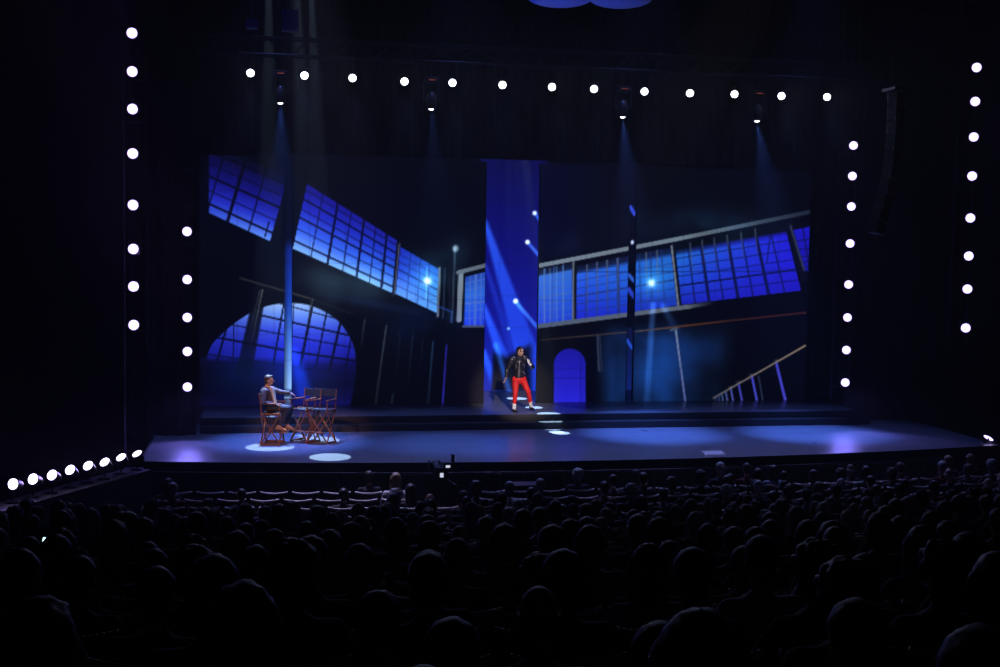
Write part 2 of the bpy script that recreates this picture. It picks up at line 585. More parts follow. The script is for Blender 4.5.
def film_left(X, Y):
    P = Pic(X, Y, (2, 3, 11))
    n = fbm(X, Y, 38.0, 1.0)
    # tall roof windows
    P.window([(206, 141), (288, 176), (270, 241), (187, 202.5)], 4, 6,
             [(0, (2, 3, 14), (3, 4, 18)), (.10, (5, 5, 36), (8, 7, 50)), (.3, (9, 8, 72), (15, 13, 100)), (.5, (13, 12, 96), (22, 22, 140)), (.75, (22, 26, 150), (40, 58, 205)), (1, (30, 50, 185), (96, 148, 248))],
             thick_u=(2,), vpos=VP, wu=1.5, wv=1.1, bar=(2, 3, 16))
    P.line((265, 236.5), (269, 222), 1.1, (2, 3, 20))
    P.mix((1 - sstep(208, 210, X)) * (1 - sstep(290, 320, Y)), (2, 3, 11))
    P.window([(307, 184), (397, 240.5), (392.5, 293), (293, 248.5)], 7, 6,
             [(0, (20, 16, 125), (24, 28, 150)), (.35, (28, 32, 175), (30, 60, 205)), (.7, (50, 90, 235), (52, 110, 235)), (1, (124, 178, 252), (108, 168, 250))],
             thick_u=(2, 4, 6), vpos=[(.1, 0), (.25, 1), (.41, 0), (.54, 1), (.71, 0), (.89, 1)], wu=1.1, wv=0.9, bar=(4, 6, 40))
    P.window([(400.5, 247), (438.5, 269), (437, 313), (395.5, 293.5)], 4, 6,
             [(0, (24, 40, 175), (30, 80, 185)), (.5, (34, 70, 215), (60, 140, 225)), (1, (92, 150, 248), (90, 160, 245))],
             thick_v=(3,), wu=0.8, wv=0.8, bar=(14, 22, 80), barA=.7)
    P.line((398.6, 243), (393.6, 295), 3.6, (8, 10, 26))
    P.line((399.4, 244), (394.4, 294), 0.9, (70, 76, 100))
    P.line((439.6, 268), (437.6, 316), 2.0, (92, 104, 124), al=.9)
    P.blob(427.5, 281, 3.6, 3.6, (230, 220, 190), 1.0)
    P.blob(427, 279, 14, 12, (20, 50, 60), .9)
    P.line((427, 268), (426, 300), 1.0, (60, 100, 150), al=.5, add=True)
    # corner between the two window bands
    P.line((290.6, 236), (287.5, 249), 1.2, (70, 120, 210), w2=4.0)
    P.line((445, 268), (443, 318), 1.2, (34, 46, 70), al=.8)
    P.line((450, 266), (449, 322), 2.6, (10, 13, 22))
    P.line((455, 248), (452, 322), 1.8, (44, 56, 72), al=.75)
    P.blob(455.5, 248.5, 3.2, 3.6, (110, 128, 136), 1.0, p=4)
    P.line((437.5, 306), (452, 312), 0.9, (40, 70, 150), al=.8)
    P.line((452, 312), (451, 322), 0.9, (40, 70, 150), al=.7)
    P.line((459, 320), (461, 272), 4.6, (112, 122, 136))
    P.line((458, 272.5), (487, 265), 3.6, (88, 98, 112))
    P.window([(465.5, 277), (487, 271.5), (487, 325.5), (464, 325.5)], 4, 7,
             [(0, (30, 60, 150), (34, 60, 160)), (.4, (40, 100, 210), (36, 90, 210)), (1, (34, 60, 215), (30, 50, 210))],
             thick_v=(4,), thick_u=(2,), wu=1.0, wv=0.8, bar=(74, 108, 190), barA=.75)
    P.line((463, 326.5), (487, 326.5), 1.8, (60, 70, 96))
    # smoke under the band of windows
    sm = np.clip(0.55 + n, 0, 1.4)
    P.blob(350, 283, 44, 16, (17, 25, 32), 1.0, .25)
    P.add(np.exp(-(((X - 345) / 60) ** 2 + ((Y - 287) / 20) ** 2)) * sm, (20, 30, 34))
    P.add(np.exp(-(((X - 445) / 34) ** 2 + ((Y - 262) / 24) ** 2)) * sm, (16, 36, 46))
    P.add(np.exp(-(((X - 425) / 70) ** 2 + ((Y - 320) / 22) ** 2)) * sm, (2, 9, 26))
    # great round window low on the left
    ang = np.arctan2(Y - 400, X - 282)
    pts = [(206, 360), (212, 344), (221.5, 334.5), (231, 326), (242.4, 317.8), (254, 311), (266.6, 306.2), (281, 303.6), (295, 303.2), (308, 305), (320, 309.4), (330, 315),
           (339, 322), (346, 331), (351.5, 341), (355, 352), (356, 364), (355.5, 377), (353.6, 389), (348.4, 408)]
    pa = [math.atan2(y - 400, x - 282) for x, y in pts]
    pr = [math.hypot(x - 282, y - 400) for x, y in pts]
    rr = np.hypot(X - 282, Y - 400)
    angw = np.where(ang > 1.6, ang - 2 * PI, ang)
    pa2 = [a if a < 1.6 else a - 2 * PI for a in pa]
    rad = np.interp(angw, pa2, pr, left=92, right=70)
    ins = 1 - sstep(-0.8, 0.8, rr - rad)
    ins = ins * (1 - sstep(408, 410, Y)) * (1 - (angw < pa2[0]) * 1.0) + ins * (angw < pa2[0]) * sstep(180, 215, X) * (1 - sstep(408, 410, Y))
    side = np.clip((X - 200) / 150, 0, 1)
    stops = [302, 315, 330, 345, 358, 366, 385, 400, 409]
    cl = [(158, 196, 252), (100, 142, 248), (56, 80, 230), (34, 44, 200), (26, 30, 165), (11, 12, 84), (6, 8, 48), (9, 9, 72), (15, 14, 110)]
    C = np.stack([np.interp(Y + (X - 295) ** 2 * 0.0006, stops, [c[k] for c in cl]) for k in range(3)], -1)
    C *= (0.75 + 0.25 * np.exp(-((X - 300) / 60) ** 2))[..., None]
    C *= (1 - .5 * sstep(356, 364, Y) * (1 - sstep(250, 300, X)))[..., None]
    P.c = P.c * (1 - ins[..., None]) + C * ins[..., None]
    bars = np.zeros(X.shape)
    for a, b, w in (((226, 330), (216, 365), 1.8), ((234, 322), (233, 365), .8), ((284, 303), (272, 372), 1.5), ((294, 303), (291, 350), .6), ((312.5, 304), (300, 368), 2.4),
                    ((327, 310), (315, 372), 1.3), ((342, 316), (329, 372), 2.2), ((351, 338), (345, 372), 1.1)):
        d, t = segdist(X, Y, a, b)
        bars = np.maximum(bars, (1 - sstep(w / 2 - .3, w / 2 + .7, d)) * .95)
    for a, b, w in (((222, 323), (352, 347.5), .9), ((262, 315.5), (354, 336.5), 1.7), ((212, 336.5), (295, 352), 2.0), ((295, 352), (357, 361), 2.0), ((280, 303.5), (345, 321), .9), ((200, 353), (357, 376), .9)):
        d, t = segdist(X, Y, a, b)
        bars = np.maximum(bars, (1 - sstep(w / 2 - .3, w / 2 + .7, d)) * .9)
    P.mix(bars * ins * (1 - 0.5 * sstep(362, 372, Y)), (4, 6, 30))
    P.line((261, 288), (244, 372), 11, (4, 6, 16), w2=15, soft=1.6, al2=.75)
    P.line((262.5, 290), (251, 345), .9, (86, 92, 96), al=.9, al2=.1)
    P.line((260, 290), (247, 345), .8, (50, 58, 70), al=.8, al2=.1)
    P.line((240, 278), (313.5, 299.5), 1.3, (56, 58, 62), al=.55, al2=.9)
    P.line((313.5, 299.5), (352, 314), 1.0, (26, 30, 38), al=.8)
    P.line((312.5, 300), (306, 330), 1.0, (70, 74, 84), al=.8, al2=.2)
    P.blob(288, 372, 26, 26, (4, 22, 70), .8)
    P.blob(240, 375, 30, 22, (2, 12, 36), .9)
    P.line((294, 352), (304, 392), 5, (14, 44, 150), al=.6, w2=12, soft=6, add=True)
    # dark ironwork in the middle
    for a, b, w, c, al, al2 in (((364.8, 320), (361, 346), 1.3, (44, 52, 64), .8, .2), ((386.3, 326), (375.5, 404), 1.5, (50, 60, 74), .85, .3),
                                ((400, 333), (396, 380), .9, (20, 34, 56), .6, .1), ((413, 336), (408, 380), 1.2, (22, 38, 60), .7, .1),
                                ((423, 340), (420, 370), .9, (14, 26, 44), .6, .1), ((433, 342), (428, 404), 1.4, (30, 54, 88), .8, .3),
                                ((446.5, 345), (442.5, 406), 1.3, (36, 34, 150), .8, 1.0), ((393, 394), (391, 406), .9, (30, 40, 60), .8, .8)):
        P.line(a, b, w, c, al=al, al2=al2)
    P.blob(385, 306, 60, 4, (6, 10, 24), .8, .18)
    P.add(sstep(440, 480, X) * sstep(325, 345, Y), (5, 1, 8))
    # glow along the foot of the film
    P.line((193, 409), (345, 408.4), 1.6, (22, 60, 190), al=.9, soft=1.2)
    P.line((345, 408.2), (430, 406.6), 1.8, (30, 80, 225), (20, 50, 170), soft=1.2)
    P.line((430, 406.6), (487, 406), 1.2, (12, 22, 100), soft=1.0)
    P.add(sstep(160, 200, Y) * (1 - sstep(200, 300, Y)), (0, 0, 3))
    return P.c


def film_right(X, Y):
    P = Pic(X, Y, (2, 3, 12))
    n = fbm(X, Y, 40.0, 5.0)
    sm = np.clip(0.6 + n, 0, 1.5)
    P.add(np.exp(-((X - 545) / 60) ** 2) * (1 - sstep(230, 290, Y)), (2, 2, 20))
    # band of high windows
    L = [(0, (14, 20, 40), (10, 20, 44)), (.09, (20, 36, 80), (14, 30, 70)), (.13, (54, 110, 220), (44, 100, 200)), (.45, (44, 96, 215), (36, 90, 210)), (1, (34, 56, 215), (26, 62, 200))]
    P.window([(536, 270), (572.5, 263), (572, 321.5), (536, 326)], 4, 8, L, thick_v=(4,), wu=1.3, wv=.8, bar=(60, 96, 180), barA=.75)
    L = [(0, (10, 16, 40), (8, 16, 44)), (.10, (16, 30, 70), (12, 30, 74)), (.15, (40, 96, 225), (30, 96, 190)), (.5, (30, 70, 215), (28, 100, 200)), (1, (26, 36, 200), (22, 50, 170))]
    P.window([(577, 266), (673, 247), (677, 305.5), (576.5, 320)], 9, 7, L, thick_v=(4,), thick_u=(4,), wu=1.3, wv=.8, bar=(26, 46, 110), barA=.8)
    L = [(0, (8, 14, 40), (8, 8, 60)), (.06, (14, 40, 90), (26, 22, 190)), (.12, (32, 100, 200), (30, 28, 205)), (.5, (28, 76, 205), (30, 26, 205)), (1, (24, 34, 180), (28, 22, 180))]
    P.window([(675.6, 250), (786, 231), (801, 290.5), (681.6, 304.7)], 8, 6, L, thick_v=(4,), thick_u=(2, 4, 6), wu=1.4, wv=.8, bar=(7, 12, 60), barA=.9)
    L = [(0, (24, 20, 180), (24, 20, 180)), (1, (20, 16, 150), (20, 16, 150))]
    P.window([(793.5, 230), (813, 226), (815, 270.5), (804.5, 271)], 2, 6, L, wu=1.2, wv=1.0, bar=(5, 8, 44))
    for x0, y0 in ((544, 269), (550, 268), (556.5, 266.5), (563, 265)):
        P.line((x0, y0), (x0 + .3, 322), .9, (104, 140, 190), al=.5)
    for x0, y0 in ((587, 265), (597, 262.5), (607, 260.5), (617.5, 258.5), (646, 252.5), (657, 250.5)):
        P.line((x0, y0), (x0 + (x0 - 580) * .02, y0 + 50), .9, (96, 104, 120), al=.75, al2=.15)
    for x0, y0 in ((690, 245), (702, 242), (714, 240), (727, 237.5), (741, 235), (755, 231)):
        P.line((x0, y0 - 2), (x0 + 3, y0 + 32), 1.1, (70, 80, 96), al=.7, al2=.0)
    # steel frame around the panes
    P.line((574.6, 262), (574.3, 322), 3.8, (10, 14, 26)); P.line((573.3, 262), (573, 322), 1.2, (98, 106, 120))
    P.line((672.5, 246), (679.5, 306), 4.2, (8, 12, 28)); P.line((671.6, 246), (678.4, 306), 1.3, (110, 118, 130))
    P.line((788, 224), (804, 278), 6, (4, 6, 24)); P.line((790.5, 226), (804, 270), 1.6, (52, 60, 84), al=.8)
    P.line((536, 266.3), (680, 238.5), 3.8, (112, 126, 142), (100, 112, 124))
    P.line((680, 238.5), (812, 211.5), 3.6, (98, 110, 120), (24, 32, 50))
    P.line((536, 326.5), (690, 306.5), 4.0, (74, 86, 110), (84, 94, 108))
    P.line((690, 306.5), (712, 303), 3.2, (78, 86, 100), (10, 14, 26))
    P.line((577, 272), (800, 271), .7, (10, 20, 70), al=.6)
    P.line((770, 236), (767, 262), .7, (6, 8, 40), al=.8)
    # flare and smoke
    P.blob(651.5, 283, 3.4, 3.6, (230, 220, 190), 1.0)
    P.blob(652, 282, 12, 12, (18, 60, 50), .8)
    P.add(np.exp(-(((X - 700) / 55) ** 2 + ((Y - 226) / 16) ** 2)) * sm, (14, 34, 52))
    P.add(np.exp(-(((X - 560) / 24) ** 2 + ((Y - 250) / 16) ** 2)) * sm, (4, 10, 16))
    fl = sstep(318, 345, Y) * (1 - sstep(715, 745, X + (Y - 330) * .25)) * sstep(592, 612, X)
    P.add(fl * np.clip(.45 + .55 * np.exp(-(((X - 662) / 44) ** 2 + ((Y - 345) / 42) ** 2)) + .5 * n, 0, 1.2), (13, 46, 98))
    P.line((653, 305), (646.5, 404), 4.0, (34, 60, 104), al=.85, al2=.35, soft=3, add=True)
    P.line((663, 306), (676, 330), 2.5, (30, 56, 100), al=.8, al2=.2, soft=4, w2=7, add=True)
    P.line((675.5, 328), (685.5, 403), 1.4, (118, 132, 160), (84, 92, 160), al=.95)
    P.line((671, 330), (677, 328), 2.2, (60, 72, 90))
    # brown cornice, post, doorway, railing
    P.line((541, 340), (640, 331), 1.0, (36, 26, 24), (64, 60, 66))
    P.line((640, 331), (684, 326), 1.2, (66, 64, 72), (80, 50, 32))
    P.line((684, 326), (727, 321), 1.1, (84, 48, 24), (62, 34, 22))
    P.line((727, 321), (812, 312), 1.0, (54, 28, 26), (60, 24, 30))
    P.line((597.5, 336), (599, 371), 1.1, (60, 72, 96), al=.8); P.line((600, 336), (601.5, 371), .8, (40, 52, 80), al=.8)
    ax, ay, ar = 569.7, 364.5, 15.8
    ins = np.where(Y < ay, 1 - sstep(-.6, .6, np.hypot(X - ax, Y - ay) - ar), (1 - sstep(-.6, .6, np.abs(X - ax) - ar)) * (1 - sstep(403.5, 405, Y)))
    t = np.clip((Y - 350) / 50, 0, 1)[..., None]
    P.c = P.c * (1 - ins[..., None]) + lerp(np.array((24, 20, 150.)), np.array((36, 34, 205.)), t) * ins[..., None]
    P.line((580.6, 352), (580.8, 404), .6, (16, 14, 110), al=.8)
    P.line((554, 378.5), (585, 378), .6, (18, 16, 120), al=.7)
    for a, b, w, c in (((776, 362), (785.8, 402), 2.2, (62, 62, 190)), ((751.8, 376), (757.2, 402), 1.8, (60, 62, 180)), ((738.5, 383.5), (742.3, 402), 1.5, (60, 62, 170)),
                       ((730.7, 388), (733.3, 402), 1.3, (66, 76, 160)), ((725.6, 391), (727.6, 402), 1.1, (66, 80, 140)), ((721.6, 393.5), (723.3, 402), 1.0, (56, 80, 130)),
                       ((718.4, 395.5), (719.8, 402), .9, (46, 60, 110)), ((715.4, 397), (716.4, 402), .8, (40, 52, 100)), ((758.5, 376), (763, 402), 1.0, (34, 44, 70))):
        P.line(a, b, w, c)
    P.line((713.5, 398), (805.5, 345.5), 1.5, (72, 74, 84), (120, 104, 92))
    for x, y in ((776, 360), (750.7, 374.5), (738, 382), (730, 387)):
        P.blob(x, y, 2.0, 1.2, (50, 48, 46), .8)
    P.line((728, 403.2), (747, 403.2), 1.6, (120, 160, 240), soft=1.2)
    P.line((660, 404), (728, 403.5), 1.0, (10, 20, 80), soft=1.0); P.line((747, 403.3), (786, 403), 1.2, (24, 26, 130), soft=1.0)
    P.blob(663.5, 403.3, 2.8, .9, (80, 130, 230), 1.0)
    return P.c


def film_back(X, Y):
    P = Pic(X, Y, (2, 2, 12))
    mid = sstep(478, 482, X) * (1 - sstep(545, 550, X))
    k = [150, 200, 260, 320, 360, 392, 400]
    C = np.stack([np.interp(Y, k, v) for v in ([9, 10, 12, 15, 20, 20, 16], [8, 9, 12, 20, 32, 38, 26], [66, 90, 116, 144, 166, 172, 120])], -1)
    P.c = P.c * (1 - mid[..., None]) + C * mid[..., None]
    for a, b, w, w2, al in (((485, 222), (540, 392), 3, 26, 1.0), ((485, 264), (516, 360), 1.5, 8, .45), ((483.5, 306), (516, 392), 3, 14, 1.0), ((483, 352), (499, 394), 4, 8, 1.0)):
        P.line(a, b, w, (28, 72, 130), (14, 50, 90), al=al, al2=al * .5, w2=w2, soft=3.5, add=True)
    P.line((534.8, 213), (541, 222), 2.2, (40, 90, 140), soft=1.6, add=True)
    P.line((527.5, 242), (541, 258), 2.4, (46, 90, 130), soft=1.6, add=True)
    P.line((515.6, 301.5), (542, 333), 2.6, (46, 96, 120), al2=.7, soft=1.8, add=True)
    for x, y, r, c in ((534.6, 213, 2.2, (200, 220, 230)), (527.4, 242, 2.3, (220, 230, 190)), (515.6, 301, 2.4, (220, 230, 190)), (508.5, 328.5, 1.6, (110, 150, 100))):
        P.blob(x, y, r, r, c, 1.0, p=4)
    # black mass low in the middle
    d = sstep(489, 494, X - (390 - Y) * .05) * (1 - sstep(526, 536, X)) * sstep(352 - 0, 362, Y + np.abs(X - 506) * .5) * (1 - sstep(389, 393, Y))
    P.mix(d * .95, (3, 4, 18))
    P.line((496, 345), (510, 394), 3, (30, 90, 190), soft=3.5, al=.7, add=True)
    # blue shaft seen through the narrow slot at the left
    s = sstep(276, 279, X) * (1 - sstep(298, 301, X))
    k = [150, 238, 250, 300, 340, 388, 392]
    C = np.stack([np.interp(Y, k, v) for v in ([2, 4, 16, 24, 70, 140, 20], [4, 8, 36, 62, 120, 188, 40], [14, 30, 130, 175, 222, 254, 90])], -1)
    e = (0.55 + 0.45 * sstep(284, 289.5, X))[..., None]
    P.c = P.c * (1 - s[..., None]) + C * e * s[..., None]
    # slot at the right
    for a, b, c, w in (((630.5, 207), (634.5, 214), (50, 70, 210), 3.0), ((629, 275), (634, 281), (40, 90, 200), 2.6), ((628.5, 289), (634, 297), (36, 60, 190), 3.4), ((627, 340), (632, 348), (24, 60, 150), 2)):
        P.line(a, b, w, c, soft=1.5)
    P.blob(632.3, 242.3, 1.6, 2.2, (200, 215, 255), 1.0, p=4)
    P.line((630, 330), (629, 398), 5, (8, 16, 46), (10, 30, 96), soft=2, add=True)
    return P.c


def display_mat():
    m = bpy.data.materials.new('led_display')
    m.use_nodes = True
    nt = m.node_tree
    b = nt.nodes['Principled BSDF']
    b.inputs['Base Color'].default_value = (0.004, 0.004, 0.005, 1)
    b.inputs['Roughness'].default_value = 0.6
    b.inputs['Specular IOR Level'].default_value = 0.2
    a = nt.nodes.new('ShaderNodeAttribute')
    a.attribute_name = 'film'
    nt.links.new(a.outputs['Color'], b.inputs['Emission Color'])
    b.inputs['Emission Strength'].default_value = 1.12
    m.cycles.emission_sampling = 'NONE'
    return m


M['display'] = display_mat()


def srgb_lin(c):
    c = np.clip(c / 255.0, 0, 1)
    return np.where(c <= 0.04045, c / 12.92, ((c + 0.055) / 1.055) ** 2.4)


def screen(label, x0, x1, z0, z1, Y, film, step=0.03, mod=0.96):
    t = thing('video_wall_panel', label, 'video wall', ((x0 + x1) / 2, Y, z0))
    nx, nz = max(2, int((x1 - x0) / step)), int((z1 - z0) / step)
    xs = np.linspace(x0, x1, nx + 1); zs = np.linspace(z0, z1, nz + 1)
    GX, GZ = np.meshgrid(xs, zs)
    # picture units of every pixel of the screen
    R = np.array(RM.transposed())
    P3 = np.stack([GX - CAM.x, np.full(GX.shape, Y - CAM.y), GZ - CAM.z], -1) @ R.T
    PX, PY = 500 + F * P3[..., 0] / -P3[..., 2], 333.5 - F * P3[..., 1] / -P3[..., 2]
    c = film(PX, PY)
    # seams between the square modules of the wall
    seam = np.minimum(np.abs((GX - 0.2) / mod - np.round((GX - 0.2) / mod)) * mod, np.abs((GZ - z0) / mod - np.round((GZ - z0) / mod)) * mod)
    c = c * np.where(seam < 0.014, 0.88, 1.0)[..., None]
    lin = srgb_lin(c)
    me = bpy.data.meshes.new('display')
    V = np.stack([GX - (x0 + x1) / 2, np.zeros(GX.shape), GZ - z0], -1).reshape(-1, 3)
    idx = np.arange((nx + 1) * (nz + 1)).reshape(nz + 1, nx + 1)
    Fc = np.stack([idx[:-1, :-1], idx[:-1, 1:], idx[1:, 1:], idx[1:, :-1]], -1).reshape(-1, 4)
    me.vertices.add(len(V)); me.vertices.foreach_set('co', V.ravel())
    me.loops.add(Fc.size); me.loops.foreach_set('vertex_index', Fc.ravel())
    me.polygons.add(len(Fc)); me.polygons.foreach_set('loop_start', np.arange(0, Fc.size, 4)); me.polygons.foreach_set('loop_total', np.full(len(Fc), 4))
    me.update()
    at_ = me.attributes.new('film', 'FLOAT_COLOR', 'POINT')
    at_.data.foreach_set('color', np.concatenate([lin.reshape(-1, 3), np.ones((len(V), 1))], 1).ravel().astype(np.float32))
    me.materials.append(M['display'])
    o = bpy.data.objects.new('display', me)
    COL.objects.link(o); o.parent = t
    bm = bmesh.new()
    hw = (x1 - x0) / 2
    box(bm, -hw - .01, hw + .01, 0.01, 0.14, -0.0, z1 - z0 + .01, 0.004)
    finish(bm, 'housing', M['black_metal'], t)
    return t


z_led_b = PLAT_Z + 0.005
z_led_t = at(512, 163, Y=Y_LED).z
sx = lambda p, y=300: at(p, y, Y=Y_LED).x
# panel edges are plumb; x taken at mid height
screen('tall narrow video wall panel at far left showing a barred roof window and arch', sx(200), sx(284.2), z_led_b, z_led_t, Y_LED, film_left)
screen('wide left video wall panel showing slanting windows and half a round window', sx(292.3), sx(484.8), z_led_b, z_led_t, Y_LED, film_left)
screen('middle video wall panel showing grey framed windows and a blue arched doorway', sx(538.5), sx(627.3), z_led_b, z_led_t, Y_LED, film_right)
screen('right video wall panel showing a long blue window band and stair railing', sx(635.2), sx(807.3), z_led_b, z_led_t, Y_LED, film_right)
bx = lambda p: at(p, 300, Y=Y_BACK).x
screen('deep blue rear screen with slanting light beams seen through the gap behind the standing performer', bx(262), bx(652), PLAT_Z + 0.005, at(512, 158, Y=Y_BACK).z, Y_BACK, film_back)


# ================================================================== LAMPS
YW = 1.25


def make_lamp(name, label, lens_m, r=0.115, depth=0.26):
    """lamp head pointing along -Y in its yoke"""
    t = thing(name, label, 'stage light')
    bm = bmesh.new()
    lathe(bm, [(r * .55, -depth), (r * .95, -depth * .85), (r * 1.12, -depth * .35), (r * 1.16, -0.01), (r * 1.10, 0.0), (r * 1.02, -0.004)], 24, Matrix.Rotation(PI / 2, 4, 'X'))
    for k in range(5):   # cooling fins
        lathe(bm, [(r * 1.16, -depth * (.5 + .09 * k)), (r * 1.16, -depth * (.5 + .09 * k) + .008)], 20, Matrix.Rotation(PI / 2, 4, 'X'))
    finish(bm, 'housing', M['black_metal'], t, True)
    bm = bmesh.new()
    lathe(bm, [(r * 1.0, -0.01), (r * 1.0, 0.004), (r * .8, 0.018), (r * .4, 0.026), (0.002, 0.028)], 28, Matrix.Rotation(PI / 2, 4, 'X'))
    finish(bm, 'lens', lens_m, t, True)
    bm = bmesh.new()
    hy = depth * .45
    for s in (-1, 1):
        box(bm, s * r * YW - .008, s * r * YW + .008, hy - .02, hy + .02, -0.02, r * 1.55, 0.003)
    box(bm, -r * YW, r * YW, hy - .02, hy + .02, r * 1.50, r * 1.60, 0.003)
    tube(bm, (0, hy, r * 1.55), (0, hy, r * 1.95), 0.018)
    finish(bm, 'yoke', M['black_metal'], t)
    return t


lamp_purple = make_lamp('ladder_lamp', 'x', M['lens_purple'], 0.108)
lamp_white = make_lamp('overhead_lamp', 'x', M['lens_white'], 0.090)
used = set()


def place(proto, loc, rot, label, cat='stage light', group=None):
    o = proto if proto.name not in used else copy_tree(proto)
    if proto.name not in used:
        used.add(proto.name)
    o.location = loc
    o.rotation_euler = rot
    o['label'] = label
    if group:
        o['group'] = group
    return o


def aim(loc, target):
    """euler that turns -Y towards the target"""
    d = Vector(target) - Vector(loc)
    return d.to_track_quat('-Y', 'Z').to_euler()


HOUSE = Vector((0, 6, 5.5))
PURPLE = (0.36, 0.22, 1.0)
GLOW_W = 32.0


def ladder(name_side, Y, pts, upper):
    ps = [at(x, y, Y=Y) for x, y in pts]
    X = sum(p.x for p in ps) / len(ps)
    zb = min(p.z for p in ps) - .45
    zt = 14.95 if Y > 29 else 12.85 if False else 14.95
    t = thing('light_ladder', 'black metal ladder hung from above carrying the %s column of purple lamps' % name_side, 'lighting ladder', (X, Y + 0.32, zb))
    for s in (-1, 1):
        bm = bmesh.new()
        tube(bm, (s * .24, 0, 0), (s * .24, 0, zt - zb), .024)
        finish(bm, 'upright', M['truss_metal'], t)
    z = .3
    while z < zt - zb:
        bm = bmesh.new()
        tube(bm, (-.24, 0, z), (.24, 0, z), .016, seg=8)
        finish(bm, 'rung', M['truss_metal'], t)
        z += .9
    # crop the lamps to their true column
    for k, (p, q) in enumerate(zip(ps, pts)):
        loc = (X, Y, p.z)
        nm = 'lowest' if k == len(ps) - 1 else ('topmost' if k == 0 else ORD[k] + ' from top')
        tgt = CAM + Vector((6 * math.sin(k * 2.1), 4, 1.5 * math.cos(k * 1.3)))
        o = place(lamp_purple, loc, aim(loc, tgt), 'round purple-white lamp, %s on the %s light ladder' % (nm, name_side), group='lamps on the %s light ladder' % name_side)
        up_ = Vector(loc) + Vector((-.5 if loc[0] < 0 else .5, -2.0, 1.15))
        d = (Vector(tgt) - Vector(loc)).normalized()
        gl = random.choice((.6, 1.0, 1.0, 1.9)) if q[1] < 400 else 1
        sp = spot(Vector(loc) + d * .12, up_, GLOW_W * gl, PURPLE, 60, 0.8, 0.10)
        sp.name = 'lamp_light'
        sp = spot(Vector(loc) + d * .12, Vector(loc) + Vector((0, -6, -4.0)), 190 if (k == len(ps) - 1 and Y > 29) else 6, (0.24, 0.20, 1.0), 90, 0.9, 0.10)
        sp.name = 'lamp_light'


ladder('outer left', 27.8, [(131, 33), (131.5, 71.5), (132, 109), (132.7, 153.5), (133.5, 205), (133.8, 249), (134, 286.5), (134.3, 325)], True)
ladder('inner left', 31.0, [(188, 231.5), (187.5, 279.5), (187.2, 317.5), (187, 351.5), (186.5, 387)], False)
ladder('inner right', 31.0, [(853.5, 145.5), (852, 176), (851, 206.5), (850, 243.5), (848.5, 284.5), (847.5, 317.5), (846.5, 350), (846, 382.5)], True)
ladder('outer right', 27.8, [(977, 67.5), (975.5, 101.5), (974, 137), (972, 176), (970, 218), (968.5, 256), (967, 289), (966, 328)], True)

# thirteen white lamps on the overhead truss
Y_TR = 30.4
top = [(250.5, 73), (304.5, 75.5), (352.5, 78), (404.5, 81.5), (452.5, 82.8), (502.5, 85), (552, 87), (594, 89), (644.5, 91.5), (690, 93.2), (734.5, 94.2), (781.5, 96), (827, 97)]
tp = [at(x, y, Y=Y_TR) for x, y in top]
ztr = max(p.z for p in tp) + 0.45
for k, p in enumerate(tp):
    tgt = p + Vector((0, -5.2, -9))
    tl = CAM + Vector((4, 8, -2))
    place(lamp_white, p, aim(p, tl), 'bright white overhead lamp on the truss, %s from the %s end' % (ORD[k] if k < 7 else ORD[12 - k], 'left' if k < 7 else 'right'), group='white lamps along the overhead truss')
    d = (tgt - p).normalized()
    sp = spot(p + d * .26, tgt, 330, (0.30, 0.34, 1.0), 54, 0.8, 0.10)
    sp.name = 'lamp_light'
    sp = spot(p + (tl - p).normalized() * .14, p + Vector((0, -20, -4.0)), 55, (0.50, 0.55, 1.0), 60, 0.9, 0.10)
    sp.name = 'lamp_light'
tx0, tx1 = tp[0].x - 1.6, tp[-1].x + 1.4
tr = thing('lighting_truss', 'black box truss hanging overhead with the row of white lamps', 'truss', ((tx0 + tx1) / 2, Y_TR + .15, ztr))
hw = (tx1 - tx0) / 2
for y_, z_ in ((-.2, 0), (.2, 0), (-.2, .4), (.2, .4)):
    bm = bmesh.new(); tube(bm, (-hw, y_, z_), (hw, y_, z_), .025)
    finish(bm, 'chord', M['truss_metal'], tr)
bm = bmesh.new()
n = int(2 * hw / .5)
for k in range(n):
    x = -hw + k * .5
    for y_ in (-.2, .2):
        tube(bm, (x, y_, 0 if k % 2 else .4), (x + .5, y_, .4 if k % 2 else 0), .012, seg=6)
    tube(bm, (x, -.2, 0), (x, .2, 0), .012, seg=6)
finish(bm, 'lattice', M['truss_metal'], tr)
bm = bmesh.new()
for k in range(5):
    x = -hw + .6 + k * (2 * hw - 1.2) / 4
    tube(bm, (x, 0, .4), (x, 0, 15 - ztr), .008, seg=6)
finish(bm, 'hanging_cable', M['truss_metal'], tr)


# moving heads slung below the truss
def make_mover(label):
    t = thing('moving_head_light', label, 'stage light', group='moving heads under the overhead truss')
    bm = bmesh.new(); box(bm, -.17, .17, -.13, .13, .42, .56, .02)
    finish(bm, 'base_box', M['black_metal'], t)
    for s in (-1, 1):
        bm = bmesh.new()
        box(bm, s * .17 - .025, s * .17 + .025, -.07, .07, .02, .43, .01)
        finish(bm, 'yoke_arm', M['black_metal'], t)
    bm = bmesh.new()
    lathe(bm, [(.105, -.20), (.125, -.16), (.135, .02), (.11, .16), (.06, .22)], 22)
    finish(bm, 'head', M['black_metal'], t, True)
    bm = bmesh.new()
    lathe(bm, [(.002, -.23), (.04, -.222), (.062, -.20), (.062, -.19)], 22)
    finish(bm, 'lens', M['lens_white'], t, True)
    bm = bmesh.new(); box(bm, -.08, .08, -.145, -.125, .475, .495)
    finish(bm, 'indicator', M['led_red'], t)
    return t


